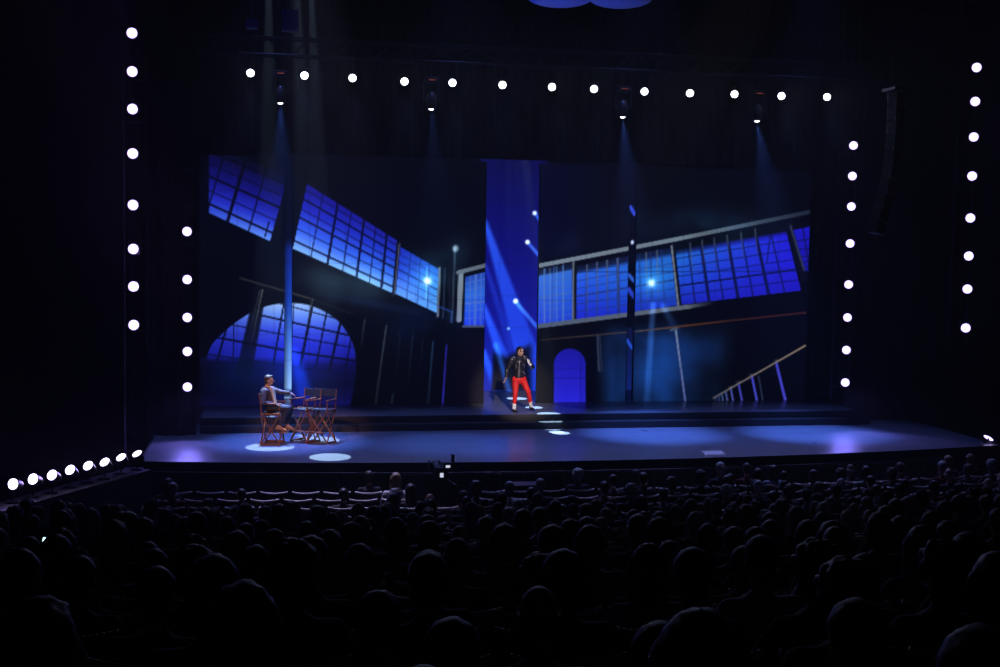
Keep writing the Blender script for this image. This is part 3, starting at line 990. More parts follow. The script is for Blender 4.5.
mover = make_mover('x')
mv = [(280.5, 103), (431.2, 109), (622.8, 117), (757, 121)]
dirs = [(0.02, .2), (0.05, .1), (0.12, .25), (0.20, .2)]
pw = [9500, 2600, 9500, 9500]
movers = []
for k, (x, y) in enumerate(mv):
    p = at(x, y, Y=Y_TR + .1)
    o = place(mover, (p.x, p.y, p.z + .2), (0, 0, 0), 'small moving head light with a blue beam, %s from left under the overhead truss' % ORD[k])
    sp = spot((p.x, p.y - .02, p.z - .07), (p.x + dirs[k][0] * 8, p.y + dirs[k][1] * 8 - 2, p.z - 8), pw[k], (0.08, 0.20, 1.0), 32, 1.0, 0.03)
    sp.name = 'lamp_light'
    movers.append((o, ztr - p.z - .16))
for o, L in movers:
    bm = bmesh.new(); tube(bm, (0, 0, .55), (0, 0, L), .015)
    finish(bm, 'clamp_rod', M['black_metal'], o)

# short row of lamps on the floor at the left end of the stage
fl = [(13, 484, .13), (33, 479, .11), (52, 475, .13), (70, 469.8, .13), (88, 465.6, .12), (104.6, 462, .12), (121, 457.2, .12), (137, 453.6, .12)]
ledge_z = 0.96


def make_floor_lamp():
    t = thing('floor_lamp', 'x', 'stage light', group='floor lamps along the left ledge')
    bm = bmesh.new()
    lathe(bm, [(.07, -.22), (.09, -.16), (.105, -.03), (.11, 0.0), (.10, -0.004)], 24)
    finish(bm, 'housing', M['black_metal'], t, True)
    bm = bmesh.new()
    lathe(bm, [(.099, -0.01), (.099, 0.004), (.07, .016), (.002, .02)], 26)
    finish(bm, 'lens', M['lens_floor'], t, True)
    return t


fproto = make_floor_lamp()
bm = bmesh.new()
pts = [at(x, y, Z=1.30) for x, y, r in fl]
for k, p in enumerate(pts):
    el = math.radians(14 + 7.2 * k)
    tgt = p + Vector((-.45, -math.cos(el), math.sin(el) * 1.05)) * 3
    face = (tgt - p).normalized()
    q = face.to_track_quat('Z', 'Y').to_euler()
    nm = 'nearest the stage' if k == 7 else ORD[7 - k] + ' from the stage'
    o = place(fproto, p, q, 'round purple-white lamp on the floor ledge beside the seats, %s' % nm)
    # bracket under each lamp
    b2 = bmesh.new()
    tube(b2, (p.x, p.y, ledge_z), (p.x, p.y, p.z - .05), .02)
    box(b2, p.x - .12, p.x + .12, p.y - .12, p.y + .12, ledge_z, ledge_z + .03, .005)
    c = finish(b2, 'bracket', M['black_metal'])
    bpy.context.view_layer.update()
    c.parent = o
    c.matrix_parent_inverse = (Matrix.Translation(p) @ q.to_matrix().to_4x4()).inverted()
    sp = spot(p + face * .05, tgt, 6, PURPLE, 150, .7, .08); sp.name = 'lamp_light'
    up = p + Vector((-.35 - .06 * (k % 3), .1, .75)) * 4
    sp = spot(p + face * .06, up, 260 if k == 3 else (90 if k in (4, 2, 5) else 50), (0.12, 0.12, 1.0), 9, .8, .03); sp.name = 'lamp_light'
a, b = pts[0] + Vector((-1.2, -2.2, 0)), pts[-1] + Vector((.05, .1, 0))
d = (b - a).normalized(); nrm = Vector((-d.y, d.x, 0))
vs = []
for z in (FLOOR0, ledge_z):
    for q in (a - nrm * .28, b - nrm * .28, b + nrm * .3, a + nrm * .3):
        vs.append(bm.verts.new((q.x, q.y, z)))
for f in ((4, 5, 6, 7), (0, 1, 5, 4), (1, 2, 6, 5), (2, 3, 7, 6), (3, 0, 4, 7)):
    bm.faces.new([vs[k] for k in f])
struct(finish(bm, 'wall_side_ledge', M['fascia']), 'black ledge at the left side carrying the floor lamps')
# its counterpart at the right end of the stage
p = at(988.5, 438, Y=28.2)
t = thing('floodlight', 'small angled white floodlight standing at the right end of the stage', 'stage light', (p.x, p.y, p.z), rot=(0, .45, -.6))
bm = bmesh.new(); box(bm, -.15, .15, 0.0, .12, -.06, .06, .015); finish(bm, 'housing', M['black_metal'], t)
bm = bmesh.new(); ball(bm, (0, -.002, 0), (.125, .008, .04), 3); finish(bm, 'lens', M['lens_purple'], t)
bm = bmesh.new(); tube(bm, (p.x, p.y, STAGE_Z), (p.x, p.y, p.z), .02); box(bm, p.x - .12, p.x + .12, p.y - .12, p.y + .12, STAGE_Z, STAGE_Z + .03)
c = finish(bm, 'stand', M['black_metal']); c.parent = t
c.matrix_parent_inverse = (Matrix.Translation(p) @ t.rotation_euler.to_matrix().to_4x4()).inverted()


# hanging line array of loudspeakers
def line_array():
    path = [(896.5, 92), (896.5, 106), (896, 121), (895, 136), (894, 151), (892.5, 165), (890, 179), (886.5, 194), (882.5, 208), (878, 221), (874.5, 234)]
    Y = 25.8
    P = [at(x, y, Y=Y) for x, y in path]
    t = thing('line_array', 'black curved column of hanging loudspeakers at right of the stage', 'loudspeaker', tuple(P[0]))
    for k in range(len(P) - 1):
        a, b = P[k] - P[0], P[k+1] - P[0]
        mid = (a + b) / 2
        L = (b - a).length
        ang = math.atan2(b.x - a.x, -(b.z - a.z))
        bm = bmesh.new()
        box(bm, -.125, .125, -.15, .15, -L / 2 + .012, L / 2 - .012, .02)
        o = finish(bm, 'speaker_cabinet', M['cabinet'], t)
        o.location = mid; o.rotation_euler = (0, -ang, 0.25)
        bm = bmesh.new()
        box(bm, -.11, .11, -.165, -.145, -L / 2 + .03, L / 2 - .03, .006)
        g = finish(bm, 'grille', M['truss_metal'], o)
        for s in (-1, 1):
            bm = bmesh.new()
            box(bm, s * .131 - .006, s * .131 + .006, -.14, -.10, -L / 2 - .01, -L / 2 + .08, .002)
            finish(bm, 'rigging_bracket', M['grey_metal'], o)
    bm = bmesh.new(); box(bm, -.2, .2, -.3, .3, .02, .09, .01)
    for s in (-1, 1):
        tube(bm, (0, s * .25, .08), (0, s * .25, 15 - P[0].z), .01, seg=6)
    finish(bm, 'rigging_frame', M['black_metal'], t)


line_array()

# scalloped ceiling reflectors lit blue, at the top edge
M['rig_grey'] = mat('rig_grey', (0.2, 0.2, 0.22), 0.7, spec=.2)
M['reflector'] = mat('pale_reflector', (0.6, 0.6, 0.62), 0.6)
for k, (cx, cy, wpx, lab) in enumerate(((560.5, -22, 48, 'pale curved ceiling reflector lit blue, the left one of the touching pair'), (621, -20, 46, 'pale curved ceiling reflector lit blue, the right one of the touching pair'))):
    p = at(cx, cy, Y=27.0)
    R = .74 if k == 0 else .72
    bm = bmesh.new()
    prof = []
    for q in range(9):
        a_ = q / 8 * PI / 2
        prof.append((max(.01, R * math.sin(a_)), -.22 * math.cos(a_)))
    prof.append((R, .03))
    lathe(bm, prof, 48)
    o = finish(bm, 'ceiling_reflector', M['reflector'], smooth=True)
    o.location = (p.x, p.y, at(cx, 5.8 + k, Y=27.0).z + .21)
    tag(o, lab, 'reflector', 'curved reflectors under the ceiling')
    bm = bmesh.new(); tube(bm, (0, 0, .03), (0, 0, 15 - o.location.z), .012, seg=6)
    finish(bm, 'hanging_rod', M['truss_metal'], o)
pc = at(592, 0, Y=27.0)
spot((pc.x - 3, 23.5, 8.0), (pc.x, 27, pc.z), 620, (0.012, 0.05, 1.0), 34, .3, .1).name = 'house_blue_light'
# faintly lit boxes in the rig at upper left
for x, y, w, h, lab in ((252, 24, .26, .2, 'small dim blue equipment box above the overhead truss, the lower and smaller one'),
                        (290, 21, .36, .46, 'dim blue equipment box above the overhead truss, the squarer one')):
    p = at(x, y, Y=28.2)
    bm = bmesh.new(); box(bm, -w/2, w/2, -.15, .15, -h/2, h/2, .02)
    tube(bm, (0, 0, h/2), (0, 0, 15 - p.z), .012, seg=6)
    o = finish(bm, 'rig_box', M['rig_grey']); o.location = p
    tag(o, lab, 'box')
p = at(275, 20, Y=28.2)
spot((p.x, 25.0, p.z - 1.2), p, 20, (0.004, 0.035, 1.0), 40, .4, .1).name = 'house_blue_light'

#@@PEOPLE@@
# ================================================================== THEATRE SEATS AND THE AUDIENCE
def make_seat():
    """faces +Y (the stage); origin on the floor under the middle of the pan"""
    t = thing('theatre_seat', 'x', 'seat')
    # curved back shell, dished and with a rounded top
    bm = bmesh.new()
    n, mz = 10, 5
    fr, bk = [], []
    for j in range(mz + 1):
        z = .36 + (.90 - .36) * j / mz
        a, b = [], []
        for i in range(n + 1):
            u = i / n * 2 - 1
            x = u * .262
            y = -.27 - .12 * (z - .36) - .035 * (1 - u * u)
            dz = .028 * u * u if j == mz else 0
            a.append(bm.verts.new((x, y, z + dz)))
            b.append(bm.verts.new((x, y - .028, z + dz)))
        fr.append(a); bk.append(b)
    for g, flip in ((fr, True), (bk, False)):
        for ra, rb in zip(g, g[1:]):
            for i in range(n):
                f = (ra[i], ra[i+1], rb[i+1], rb[i])
                bm.faces.new(tuple(reversed(f)) if flip else f)
    for i in range(n):
        bm.faces.new((fr[-1][i], fr[-1][i+1], bk[-1][i+1], bk[-1][i]))
        bm.faces.new((fr[0][i+1], fr[0][i], bk[0][i], bk[0][i+1]))
    for j in range(mz):
        bm.faces.new((fr[j][0], fr[j+1][0], bk[j+1][0], bk[j][0]))
        bm.faces.new((fr[j+1][n], fr[j][n], bk[j][n], bk[j+1][n]))
    finish(bm, 'backrest', M['seat_shell'], t, False)
    bm = bmesh.new()
    pts_ = [(u * .262, -.284 - .0648 - .035 * (1 - u * u), .905 + .028 * u * u) for u in [q / 8 - 1 for q in range(17)]]
    for a_, b_ in zip(pts_, pts_[1:]):
        tube(bm, a_, b_, .020, seg=8)
    finish(bm, 'glint_rail', M['seat_rail'], t, True)  # rail added so the seat tops catch light as bright lines
    bm = bmesh.new(); box(bm, -.22, .22, -.285, -.235, .42, .80, .02)
    finish(bm, 'back_cushion', M['seat_fabric'], t, True)
    bm = bmesh.new(); box(bm, -.235, .235, -.25, .20, .38, .46, .03)
    finish(bm, 'seat_cushion', M['seat_fabric'], t, True)
    for s in (-1, 1):
        bm = bmesh.new(); box(bm, s * .265 - .018, s * .265 + .018, -.26, .14, .60, .63, .008)
        box(bm, s * .265 - .014, s * .265 + .014, -.22, -.02, .0, .60, .004)
        finish(bm, 'armrest', M['black_metal'], t)
    return t


HAIRS = {}


def head_blobs(bm, c, s=1.0, yaw=0.0):
    """a head with brow, nose, jaw and ears, facing +Y; c = middle of the head"""
    R = Matrix.Rotation(yaw, 4, 'Z')
    T = lambda x, y, z: Vector(c) + (R @ Vector((x, y, z))) * s
    r = Euler((0, 0, yaw))
    ball(bm, T(0, -.012, .025), Vector((.076, .094, .092)) * s, 3, r)
    ball(bm, T(0, .022, -.045), Vector((.056, .064, .072)) * s, 3, r)
    ball(bm, T(0, .050, -.088), Vector((.028, .026, .022)) * s, 2, r)       # chin
    cap(bm, T(0, .086, .012), .009 * s, T(0, .104, -.022), .014 * s)          # nose
    for k in (-1, 1):
        ball(bm, T(k * .078, -.006, -.012), Vector((.011, .020, .031)) * s, 2, r)   # ears
        ball(bm, T(k * .030, .070, .022), Vector((.024, .016, .010)) * s, 2, r)     # brow
        ball(bm, T(k * .036, .056, -.028), Vector((.020, .020, .018)) * s, 2, r)    # cheek
    ball(bm, T(0, .080, -.052), Vector((.022, .012, .010)) * s, 2, r)        # lips


def make_spectator(kind, lean=0.0, turn=0.0):
    t = thing('person', 'x', 'person')
    hd = Vector((.0 + turn * .03, -.10 + lean * .45, 1.19 - lean * .06))
    neck = Vector((0, -.13 + lean * .30, 1.04 - lean * .04))
    # body in one skin: head, neck, torso, arms with hands in the lap, legs bent over the seat edge
    bm = bmesh.new()
    head_blobs(bm, hd, 1.0, -turn)
    cap(bm, neck, .056, hd + Vector((0, -.01, -.05)), .052)
    cap(bm, (0, -.10, .56), .135, neck + Vector((0, 0, -.16)), .14)
    for s in (-1, 1):
        sh = neck + Vector((s * .175, -.01, -.10))
        el = Vector((s * .235, .03 + lean * .25, .70))
        ha = Vector((s * .07, .27, .62))
        cap(bm, sh, .050, el, .040); cap(bm, el, .038, ha, .027)
        ball(bm, ha + Vector((-s * .02, .05, -.005)), (.036, .052, .022))
        for f in range(4):
            b0 = ha + Vector((s * (.022 - .017 * f), .08, .0))
            cap(bm, b0, .0095, b0 + Vector((-s * .006, .055 - .006 * abs(f - 1.4), -.018)), .008, 8, 1)
        cap(bm, ha + Vector((-s * .035, .03, .01)), .011, ha + Vector((-s * .062, .075, .006)), .009, 8, 1)
        kn = Vector((s * .12, .44, .52)); an = Vector((s * .12, .42, .09))
        cap(bm, (s * .10, -.06, .56), .088, kn, .062); cap(bm, kn, .058, an, .038)
        cap(bm, an + Vector((0, -.02, -.05)), .036, an + Vector((0, .15, -.06)), .030)
    remeshed(bm, 'body', M['skin_dark'], t, .020, 2)
    # top
    bm = bmesh.new()
    cap(bm, (0, -.10, .57), .155, neck + Vector((0, .0, -.17)), .155, 16, 3)
    cap(bm, neck + Vector((-.15, -.01, -.105)), .066, neck + Vector((.15, -.01, -.105)), .066, 12, 3)
    cap(bm, neck + Vector((0, -.01, -.12)), .085, neck + Vector((0, -.005, -.035)), .062, 14, 3)
    for s in (-1, 1):
        sh = neck + Vector((s * .178, -.01, -.105)); el = Vector((s * .237, .03 + lean * .25, .70)); ha = Vector((s * .09, .23, .625))
        cap(bm, sh, .064, el, .052, 12, 3); cap(bm, el, .051, ha, .038, 12, 3)
    remeshed(bm, 'shirt', M['wall'], t, .022, 3, .006, 9)
    # hair
    if kind != 'bald':
        R = Matrix.Rotation(-turn, 4, 'Z')
        H = lambda x, y, z: hd + R @ Vector((x, y, z))
        bm = bmesh.new()
        e = Euler((0, 0, -turn))
        ball(bm, H(0, -.026, .040), (.090, .103, .094), 3, e)
        wob, ws = .006, 26
        if kind == 'short':
            ball(bm, H(0, -.055, -.030), (.070, .062, .075), 3, e)
        elif kind == 'curly':
            ball(bm, H(0, -.035, .035), (.115, .118, .115), 3, e); ball(bm, H(0, -.06, -.05), (.095, .075, .085), 3, e); wob, ws = .020, 22
        elif kind == 'bob':
            for k in (-1, 1):
                cap(bm, H(k * .060, -.02, .02), .050, H(k * .072, -.02, -.115), .036)
            cap(bm, H(0, -.06, .0), .075, H(0, -.075, -.115), .060)
        elif kind == 'long':
            for k in (-1, 1):
                cap(bm, H(k * .058, -.02, .02), .050, H(k * .080, -.035, -.21), .034)
            cap(bm, H(0, -.055, .0), .078, H(0, -.095, -.26), .070); wob = .010
        elif kind == 'bun':
            ball(bm, H(0, -.05, -.02), (.074, .066, .072), 3, e); ball(bm, H(0, -.105, .095), (.046, .046, .043), 3, e)
        elif kind == 'ponytail':
            ball(bm, H(0, -.05, -.02), (.074, .064, .070), 3, e)
            cap(bm, H(0, -.13, .04), .036, H(0, -.17, -.05), .036); cap(bm, H(0, -.17, -.05), .036, H(0, -.155, -.20), .018)
        remeshed(bm, 'hair', M['wall'], t, .014, 2, wob, ws)
    else:
        R = Matrix.Rotation(-turn, 4, 'Z')
        bm = bmesh.new()
        for k in range(9):
            a = PI + PI * (k / 8) * 1.0
            ball(bm, hd + R @ Vector((.076 * math.cos(a), -.014 + .094 * math.sin(a) * .95, -.012)), (.022, .022, .036), 2)
        remeshed(bm, 'hair', M['wall'], t, .012, 2, .003, 30)
    return t


hair_cols = {'dark': (0.018, 0.013, 0.011), 'brown': (0.055, 0.032, 0.02), 'black': (0.008, 0.008, 0.009), 'fair': (0.24, 0.18, 0.11), 'grey': (0.32, 0.32, 0.34),
             'white': (0.42, 0.42, 0.44), 'auburn': (0.13, 0.045, 0.025)}
shirt_cols = {'black': (0.008, 0.008, 0.010), 'navy': (0.012, 0.016, 0.045), 'charcoal': (0.03, 0.03, 0.034), 'dark red': (0.10, 0.010, 0.012), 'brown': (0.05, 0.03, 0.02),
              'grey': (0.12, 0.12, 0.13), 'white': (0.62, 0.62, 0.64), 'bright blue': (0.06, 0.22, 0.62), 'dark green': (0.015, 0.04, 0.022), 'pale blue': (0.30, 0.38, 0.55)}
HM = {k: mat('hair_' + k, v, .5, spec=.45, scale=60, var=.3) for k, v in hair_cols.items()}
SM = {k: mat('cloth_' + k.replace(' ', '_'), v, .85, scale=25) for k, v in shirt_cols.items()}
SKINS = [M['skin'], M['skin_dark'], M['skin']]
HAIRWORD = {'short': 'short %s hair', 'curly': 'curly %s hair', 'bob': '%s bobbed hair', 'long': 'long %s hair', 'bun': '%s hair bun', 'ponytail': '%s ponytail', 'bald': 'bald crown, %s fringe'}

seat_proto = make_seat()
protos = {}
for kind in ('short', 'curly', 'bob', 'long', 'bun', 'ponytail', 'bald'):
    for v, (ln, tn) in enumerate(((0.0, 0.0), (0.12, 0.35), (-0.02, -0.3))):
        if kind in ('bun', 'ponytail', 'curly', 'bald') and v == 2:
            continue
        protos[(kind, v)] = make_spectator(kind, ln, tn)

SEAT_W = 0.60
rng = random.Random(5)
n_people = n_seats = 0
taken = set()


def put_person(loc, rz, kind, v, hair, shirt, label, scale, group):
    pr = protos[(kind, v)]
    if (kind, v) in taken:
        o = copy_tree(pr)
    else:
        taken.add((kind, v)); o = pr
    o.location = loc; o.rotation_euler = (0, 0, rz); o.scale = (scale * rng.uniform(.97, 1.04), scale * rng.uniform(.97, 1.04), scale)
    o['label'] = label; o['group'] = group
    for c in o.children:
        base = c.name.split('.')[0]
        c.material_slots[0].link = 'OBJECT'
        c.material_slots[0].material = HM[hair] if base == 'hair' else SM[shirt] if base == 'shirt' else rng.choice(SKINS)
    return o


people_plan, seat_plan = [], []
for i in range(N_ROWS):
    stagger = (i % 2) * SEAT_W * .5
    k = -30
    for k in range(-34, 40):
        x = CX + k * SEAT_W + stagger + .12 * math.sin(i * 1.7)
        y, z = row_y(i, x), row_z(i)
        u, vtop = px_of((x, y, z + 1.28))
        ub, vb = px_of((x, y - .3, z + .93))
        depth = (RM.transposed() @ (Vector((x, y, z)) - CAM)).z * -1
        if depth < 2.3 or u < -14 or u > 1014 or vtop > 664:
            continue
        if i <= 1 and 418 < u < 478:       # clear place for the camera in the first rows
            continue
        if i == 0 and u < 172 or i == 1 and u < 140 or i < 6 and u < 60 - i * 10:
            continue
        # how full the hall is
        if u < 168 and vtop < 499:
            continue
        if i == 0:
            occ = .08 if u < 420 else .25 if u < 640 else .5
        elif i <= 3:
            occ = .22 if u < 300 else .38 if u < 420 else .5 if u < 640 else .75
        elif i <= 5:
            occ = .62 if u < 420 else .7 if u < 640 else .9
        elif i <= 14:
            occ = .80
        else:
            occ = .88
        seatvis = vb < 664
        person = rng.random() < occ
        if i == 4 and (484 < u < 508 or 512 < u < 532):
            person = True
        if person:
            people_plan.append((i, x, y, z, u, vtop, depth))
        if seatvis:
            seat_plan.append((i, x, y, z, u, depth, person))

# at most 300 people and 300 seats one by one; the smallest beyond that are left unfilled places
print('PLAN people', len(people_plan), 'seats', len(seat_plan))
while len(people_plan) > 300:
    c = rng.choice([p for p in people_plan if 5 <= p[0] <= 14])
    people_plan.remove(c)
pset = {(p[0], round(p[1], 3)) for p in people_plan}

byrow = {}
for p in people_plan:
    byrow.setdefault(p[0], []).append(p)
ROWW = [ORD[i] + ' row' for i in range(30)]
for i, ps in byrow.items():
    ps.sort(key=lambda p: p[4])
    for j, (i_, x, y, z, u, vt, dep) in enumerate(ps):
        kind = rng.choices(['short', 'curly', 'bob', 'long', 'bun', 'ponytail', 'bald'], [42, 8, 12, 18, 5, 7, 8])[0]
        if dep < 7 and rng.random() < .5:
            kind = rng.choice(['short', 'bob', 'curly'])
        v = rng.choice([0, 0, 0, 1, 2] if kind in ('short', 'bob', 'long') else [0, 0, 1])
        hair = rng.choices(['dark', 'brown', 'black', 'fair', 'grey', 'white', 'auburn'], [30, 26, 12, 10, 12, 4, 5])[0]
        if kind == 'bald':
            hair = rng.choice(['grey', 'brown', 'white'])
        if dep < 9:
            hair = rng.choice(['dark', 'brown', 'black', 'brown', 'dark', 'auburn', 'grey'])
        shirt = rng.choices(['black', 'navy', 'charcoal', 'dark red', 'brown', 'grey', 'white', 'dark green', 'pale blue'], [26, 16, 20, 8, 8, 10, 3, 5, 3])[0]
        if i == 4 and 484 < u < 508: shirt, kind, hair, v = 'bright blue', 'short', 'brown', 1
        elif i == 4 and 512 < u < 532: shirt, hair, v = 'white', 'auburn', 0
        hw = HAIRWORD[kind] % hair
        label = 'seated person, %s, %s top, %s from stage, %s from left' % (hw, shirt, ROWW[i], ORD[j])
        sc = rng.uniform(.93, 1.06)
        rz = math.atan2(-(x - CX), 60) * .0 + (x - CX) / 60.0
        put_person((x, y, z), rz + rng.uniform(-.12, .12), kind, v, hair, shirt, label, sc, 'seated audience')
n_people = len(people_plan)

seat_plan.sort(key=lambda s: (s[0], s[4]))
def seat_rank(q):
    i, x, y, z, u, dep, person = seat_plan[q]
    empty = (i, round(x, 3)) not in pset
    return (0 if empty or i <= 6 else 1, dep)


# a seat wholly hidden by its sitter and by the heads behind is not in the photograph: left out
cut = sorted(range(len(seat_plan)), key=seat_rank)
keep = set(cut[:300])
rows_n = {}
rest = []
first = True
for q, (i, x, y, z, u, dep, person) in enumerate(seat_plan):
    rows_n[i] = rows_n.get(i, 0) + 1
    if q not in keep:
        rest.append((x, y, z))
        continue
    person = (i, round(x, 3)) in pset
    o = seat_proto if first else copy_tree(seat_proto)
    first = False
    o.location = (x, y, z); o.rotation_euler = (0, 0, (x - CX) / 60.0)
    o['label'] = '%s theatre seat with curved back, %s from stage, %s seat from left' % ('occupied dark' if person else 'empty dark', ROWW[i], ORD[rows_n[i] - 1])
    o['group'] = 'theatre seats in rows'
print('PLAN rest seats', len(rest), 'kept', len(keep))
# lit telephone held up low on the left
ph = at(46, 541, Y=13.0)
t = thing('mobile_phone', 'small lit telephone screen held up among the dark seats at lower left', 'phone', tuple(ph), rot=(0.2, .15, .25))
bm = bmesh.new(); box(bm, -.038, .038, 0, .009, -.045, .045, .003); finish(bm, 'case', M['black_metal'], t)
bm = bmesh.new(); box(bm, -.034, .034, -.002, .001, -.036, .038); finish(bm, 'screen', M['screen_white'], t)

# television camera on its pedestal in front of the stage
c0 = at(440, 471, Y=25.6)
t = thing('video_camera', 'television camera on a tripod in front of the stage edge, small glowing highlight patches', 'camera', (c0.x, c0.y, FLOOR0))
zc = c0.z - FLOOR0
bm = bmesh.new(); box(bm, -.13, .13, -.28, .25, zc - .13, zc + .12, .02); finish(bm, 'body', M['black_metal'], t)
bm = bmesh.new(); lathe(bm, [(.09, 0), (.09, .22), (.115, .26), (.12, .38), (.11, .39)], 20, Matrix.Translation((0, .24, zc)) @ Matrix.Rotation(-PI / 2, 4, 'X')); finish(bm, 'lens', M['black_metal'], t, True)
bm = bmesh.new(); box(bm, .02, .22, -.40, -.25, zc + .10, zc + .24, .01); tube(bm, (.12, -.3, zc + .05), (.12, -.3, zc + .14), .02); f = finish(bm, 'viewfinder', M['black_metal'], t)
bm = bmesh.new(); box(bm, .06, .15, -.41, -.398, zc + .14, zc + .19); finish(bm, 'finder_highlight', M['viewfinder'], f)  # glowing patch painted in as a highlight on the camera
bm = bmesh.new(); box(bm, -.04, .03, -.30, -.282, zc - .08, zc + .01); finish(bm, 'rear_highlight', M['viewfinder'], t)  # second glowing patch, a highlight painted on the camera's back
bm = bmesh.new(); tube(bm, (0, -.2, zc + .12), (0, -.2, zc + .2), .012); tube(bm, (0, -.2, zc + .2), (0, .12, zc + .2), .014); tube(bm, (0, .12, zc + .2), (0, .12, zc + .12), .012); finish(bm, 'carrying_handle', M['black_metal'], t)
bm = bmesh.new(); box(bm, -.2, -.16, .1, .42, zc - .02, zc + .16, .01); finish(bm, 'side_flap', M['black_metal'], t)
bm = bmesh.new(); box(bm, .24, .30, -.05, .10, zc + .02, zc + .34, .01); tube(bm, (.1, 0, zc + .08), (.27, 0, zc + .1), .012); finish(bm, 'side_monitor', M['black_metal'], t)
bm = bmesh.new(); tube(bm, (0, 0, .5), (0, 0, zc - .12), .05); ball(bm, (0, 0, zc - .16), .08); finish(bm, 'column', M['black_metal'], t)
for k in range(3):
    a = 2 * PI * k / 3 + .5
    bm = bmesh.new(); tube(bm, (0, 0, .85), (.42 * math.cos(a), .42 * math.sin(a), 0.02), .025, .02); ball(bm, (.42 * math.cos(a), .42 * math.sin(a), .025), .03)
    finish(bm, 'tripod_leg', M['black_metal'], t)
bm = bmesh.new(); tube(bm, (.05, -.15, zc - .1), (.28, -.55, zc - .22), .012); finish(bm, 'pan_handle', M['black_metal'], t)

# loudspeaker wedge on the stage edge and a case in front of it
g = at(724, 461, Z=STAGE_Z)
t = thing('monitor_box', 'low grey box lying on the stage edge right of centre', 'box', (g.x, edge_y(g.x) + .2, STAGE_Z))
bm = bmesh.new()
vs = [bm.verts.new(v) for v in ((-.26, -.16, 0), (.26, -.16, 0), (.26, .2, 0), (-.26, .2, 0), (-.25, -.12, .06), (.25, -.12, .06), (.25, .17, .10), (-.25, .17, .10))]
for f in ((0, 3, 2, 1), (4, 5, 6, 7), (0, 1, 5, 4), (1, 2, 6, 5), (2, 3, 7, 6), (3, 0, 4, 7)):
    bm.faces.new([vs[k] for k in f])
bmesh.ops.bevel(bm, geom=list(bm.edges), offset=.008, segments=2, affect='EDGES')
finish(bm, 'enclosure', mat('pale_box', (.8, .8, .85), .5), t)
g = at(527, 487, Y=25.35)
t = thing('equipment_case', 'flat black equipment case standing before the stage behind the empty seats', 'case', (g.x, 25.45, FLOOR0))
bm = bmesh.new(); box(bm, -.36, .36, -.22, .22, .08, g.z + .06, .02); finish(bm, 'case_body', M['black_metal'], t)
bm = bmesh.new(); box(bm, -.37, .37, -.23, .23, g.z - .02, g.z + .0, .004); finish(bm, 'metal_trim', M['truss_metal'], t)
bm = bmesh.new()
for a in (-1, 1):
    for b in (-1, 1):
        tube(bm, (a * .3 - .015, b * .17, .04), (a * .3 + .015, b * .17, .04), .04); box(bm, a * .3 - .02, a * .3 + .02, b * .17 - .02, b * .17 + .02, .03, .09)
finish(bm, 'casters', M['black_metal'], t)


# ================================================================== THE PERFORMERS
def hand(bm, wrist, d, up, side, curl=.4, s=1.0, thumb=1):
    """palm and five bent fingers; d = pointing direction, side = across the palm towards the thumb"""
    d, up, side = Vector(d).normalized(), Vector(up).normalized(), Vector(side).normalized()
    w = Vector(wrist)
    pc = w + d * .045 * s
    for k in (-1.2, -.4, .4, 1.2):
        cap(bm, w + d * .01 * s + side * k * .012 * s, .017 * s, w + d * .085 * s + side * k * .021 * s, .013 * s, 8, 1)
    for k, (off, L) in enumerate(((.032, .070), (.011, .078), (-.011, .072), (-.031, .058))):
        b = w + d * .09 * s + side * off * s
        m1 = b + (d * math.cos(curl) - up * math.sin(curl)) * L * .5 * s
        m2 = m1 + (d * math.cos(curl * 2.2) - up * math.sin(curl * 2.2)) * L * .5 * s
        cap(bm, b, .0105 * s, m1, .0095 * s, 8, 1); cap(bm, m1, .0095 * s, m2, .008 * s, 8, 1)
    b = w + d * .03 * s + side * .030 * s
    m1 = b + (d * .6 + side * .75 - up * .2) * .038 * s
    m2 = m1 + (d * .85 + side * .25 - up * .3) * .032 * s
    cap(bm, b, .014 * s, m1, .012 * s, 8, 1); cap(bm, m1, .012 * s, m2, .009 * s, 8, 1)


def mirror_y_head(bm, c, s, R):
    """head facing the direction R turns +Y to"""
    T = lambda x, y, z: Vector(c) + (R @ Vector((x, y, z))) * s
    r = R.to_euler()
    ball(bm, T(0, -.012, .025), Vector((.076, .094, .092)) * s, 3, r)
    ball(bm, T(0, .022, -.045), Vector((.056, .064, .072)) * s, 3, r)
    ball(bm, T(0, .050, -.088), Vector((.026, .026, .022)) * s, 2, r)
    cap(bm, T(0, .086, .012), .008 * s, T(0, .108, -.020), .013 * s)
    for k in (-1, 1):
        ball(bm, T(k * .078, -.006, -.012), Vector((.011, .020, .031)) * s, 2, r)
        ball(bm, T(k * .030, .072, .026), Vector((.022, .014, .009)) * s, 2, r)
        ball(bm, T(k * .036, .056, -.028), Vector((.020, .020, .018)) * s, 2, r)
    ball(bm, T(0, .080, -.050), Vector((.021, .013, .005)) * s, 2, r)
    ball(bm, T(0, .078, -.060), Vector((.019, .013, .006)) * s, 2, r)
    return T, r


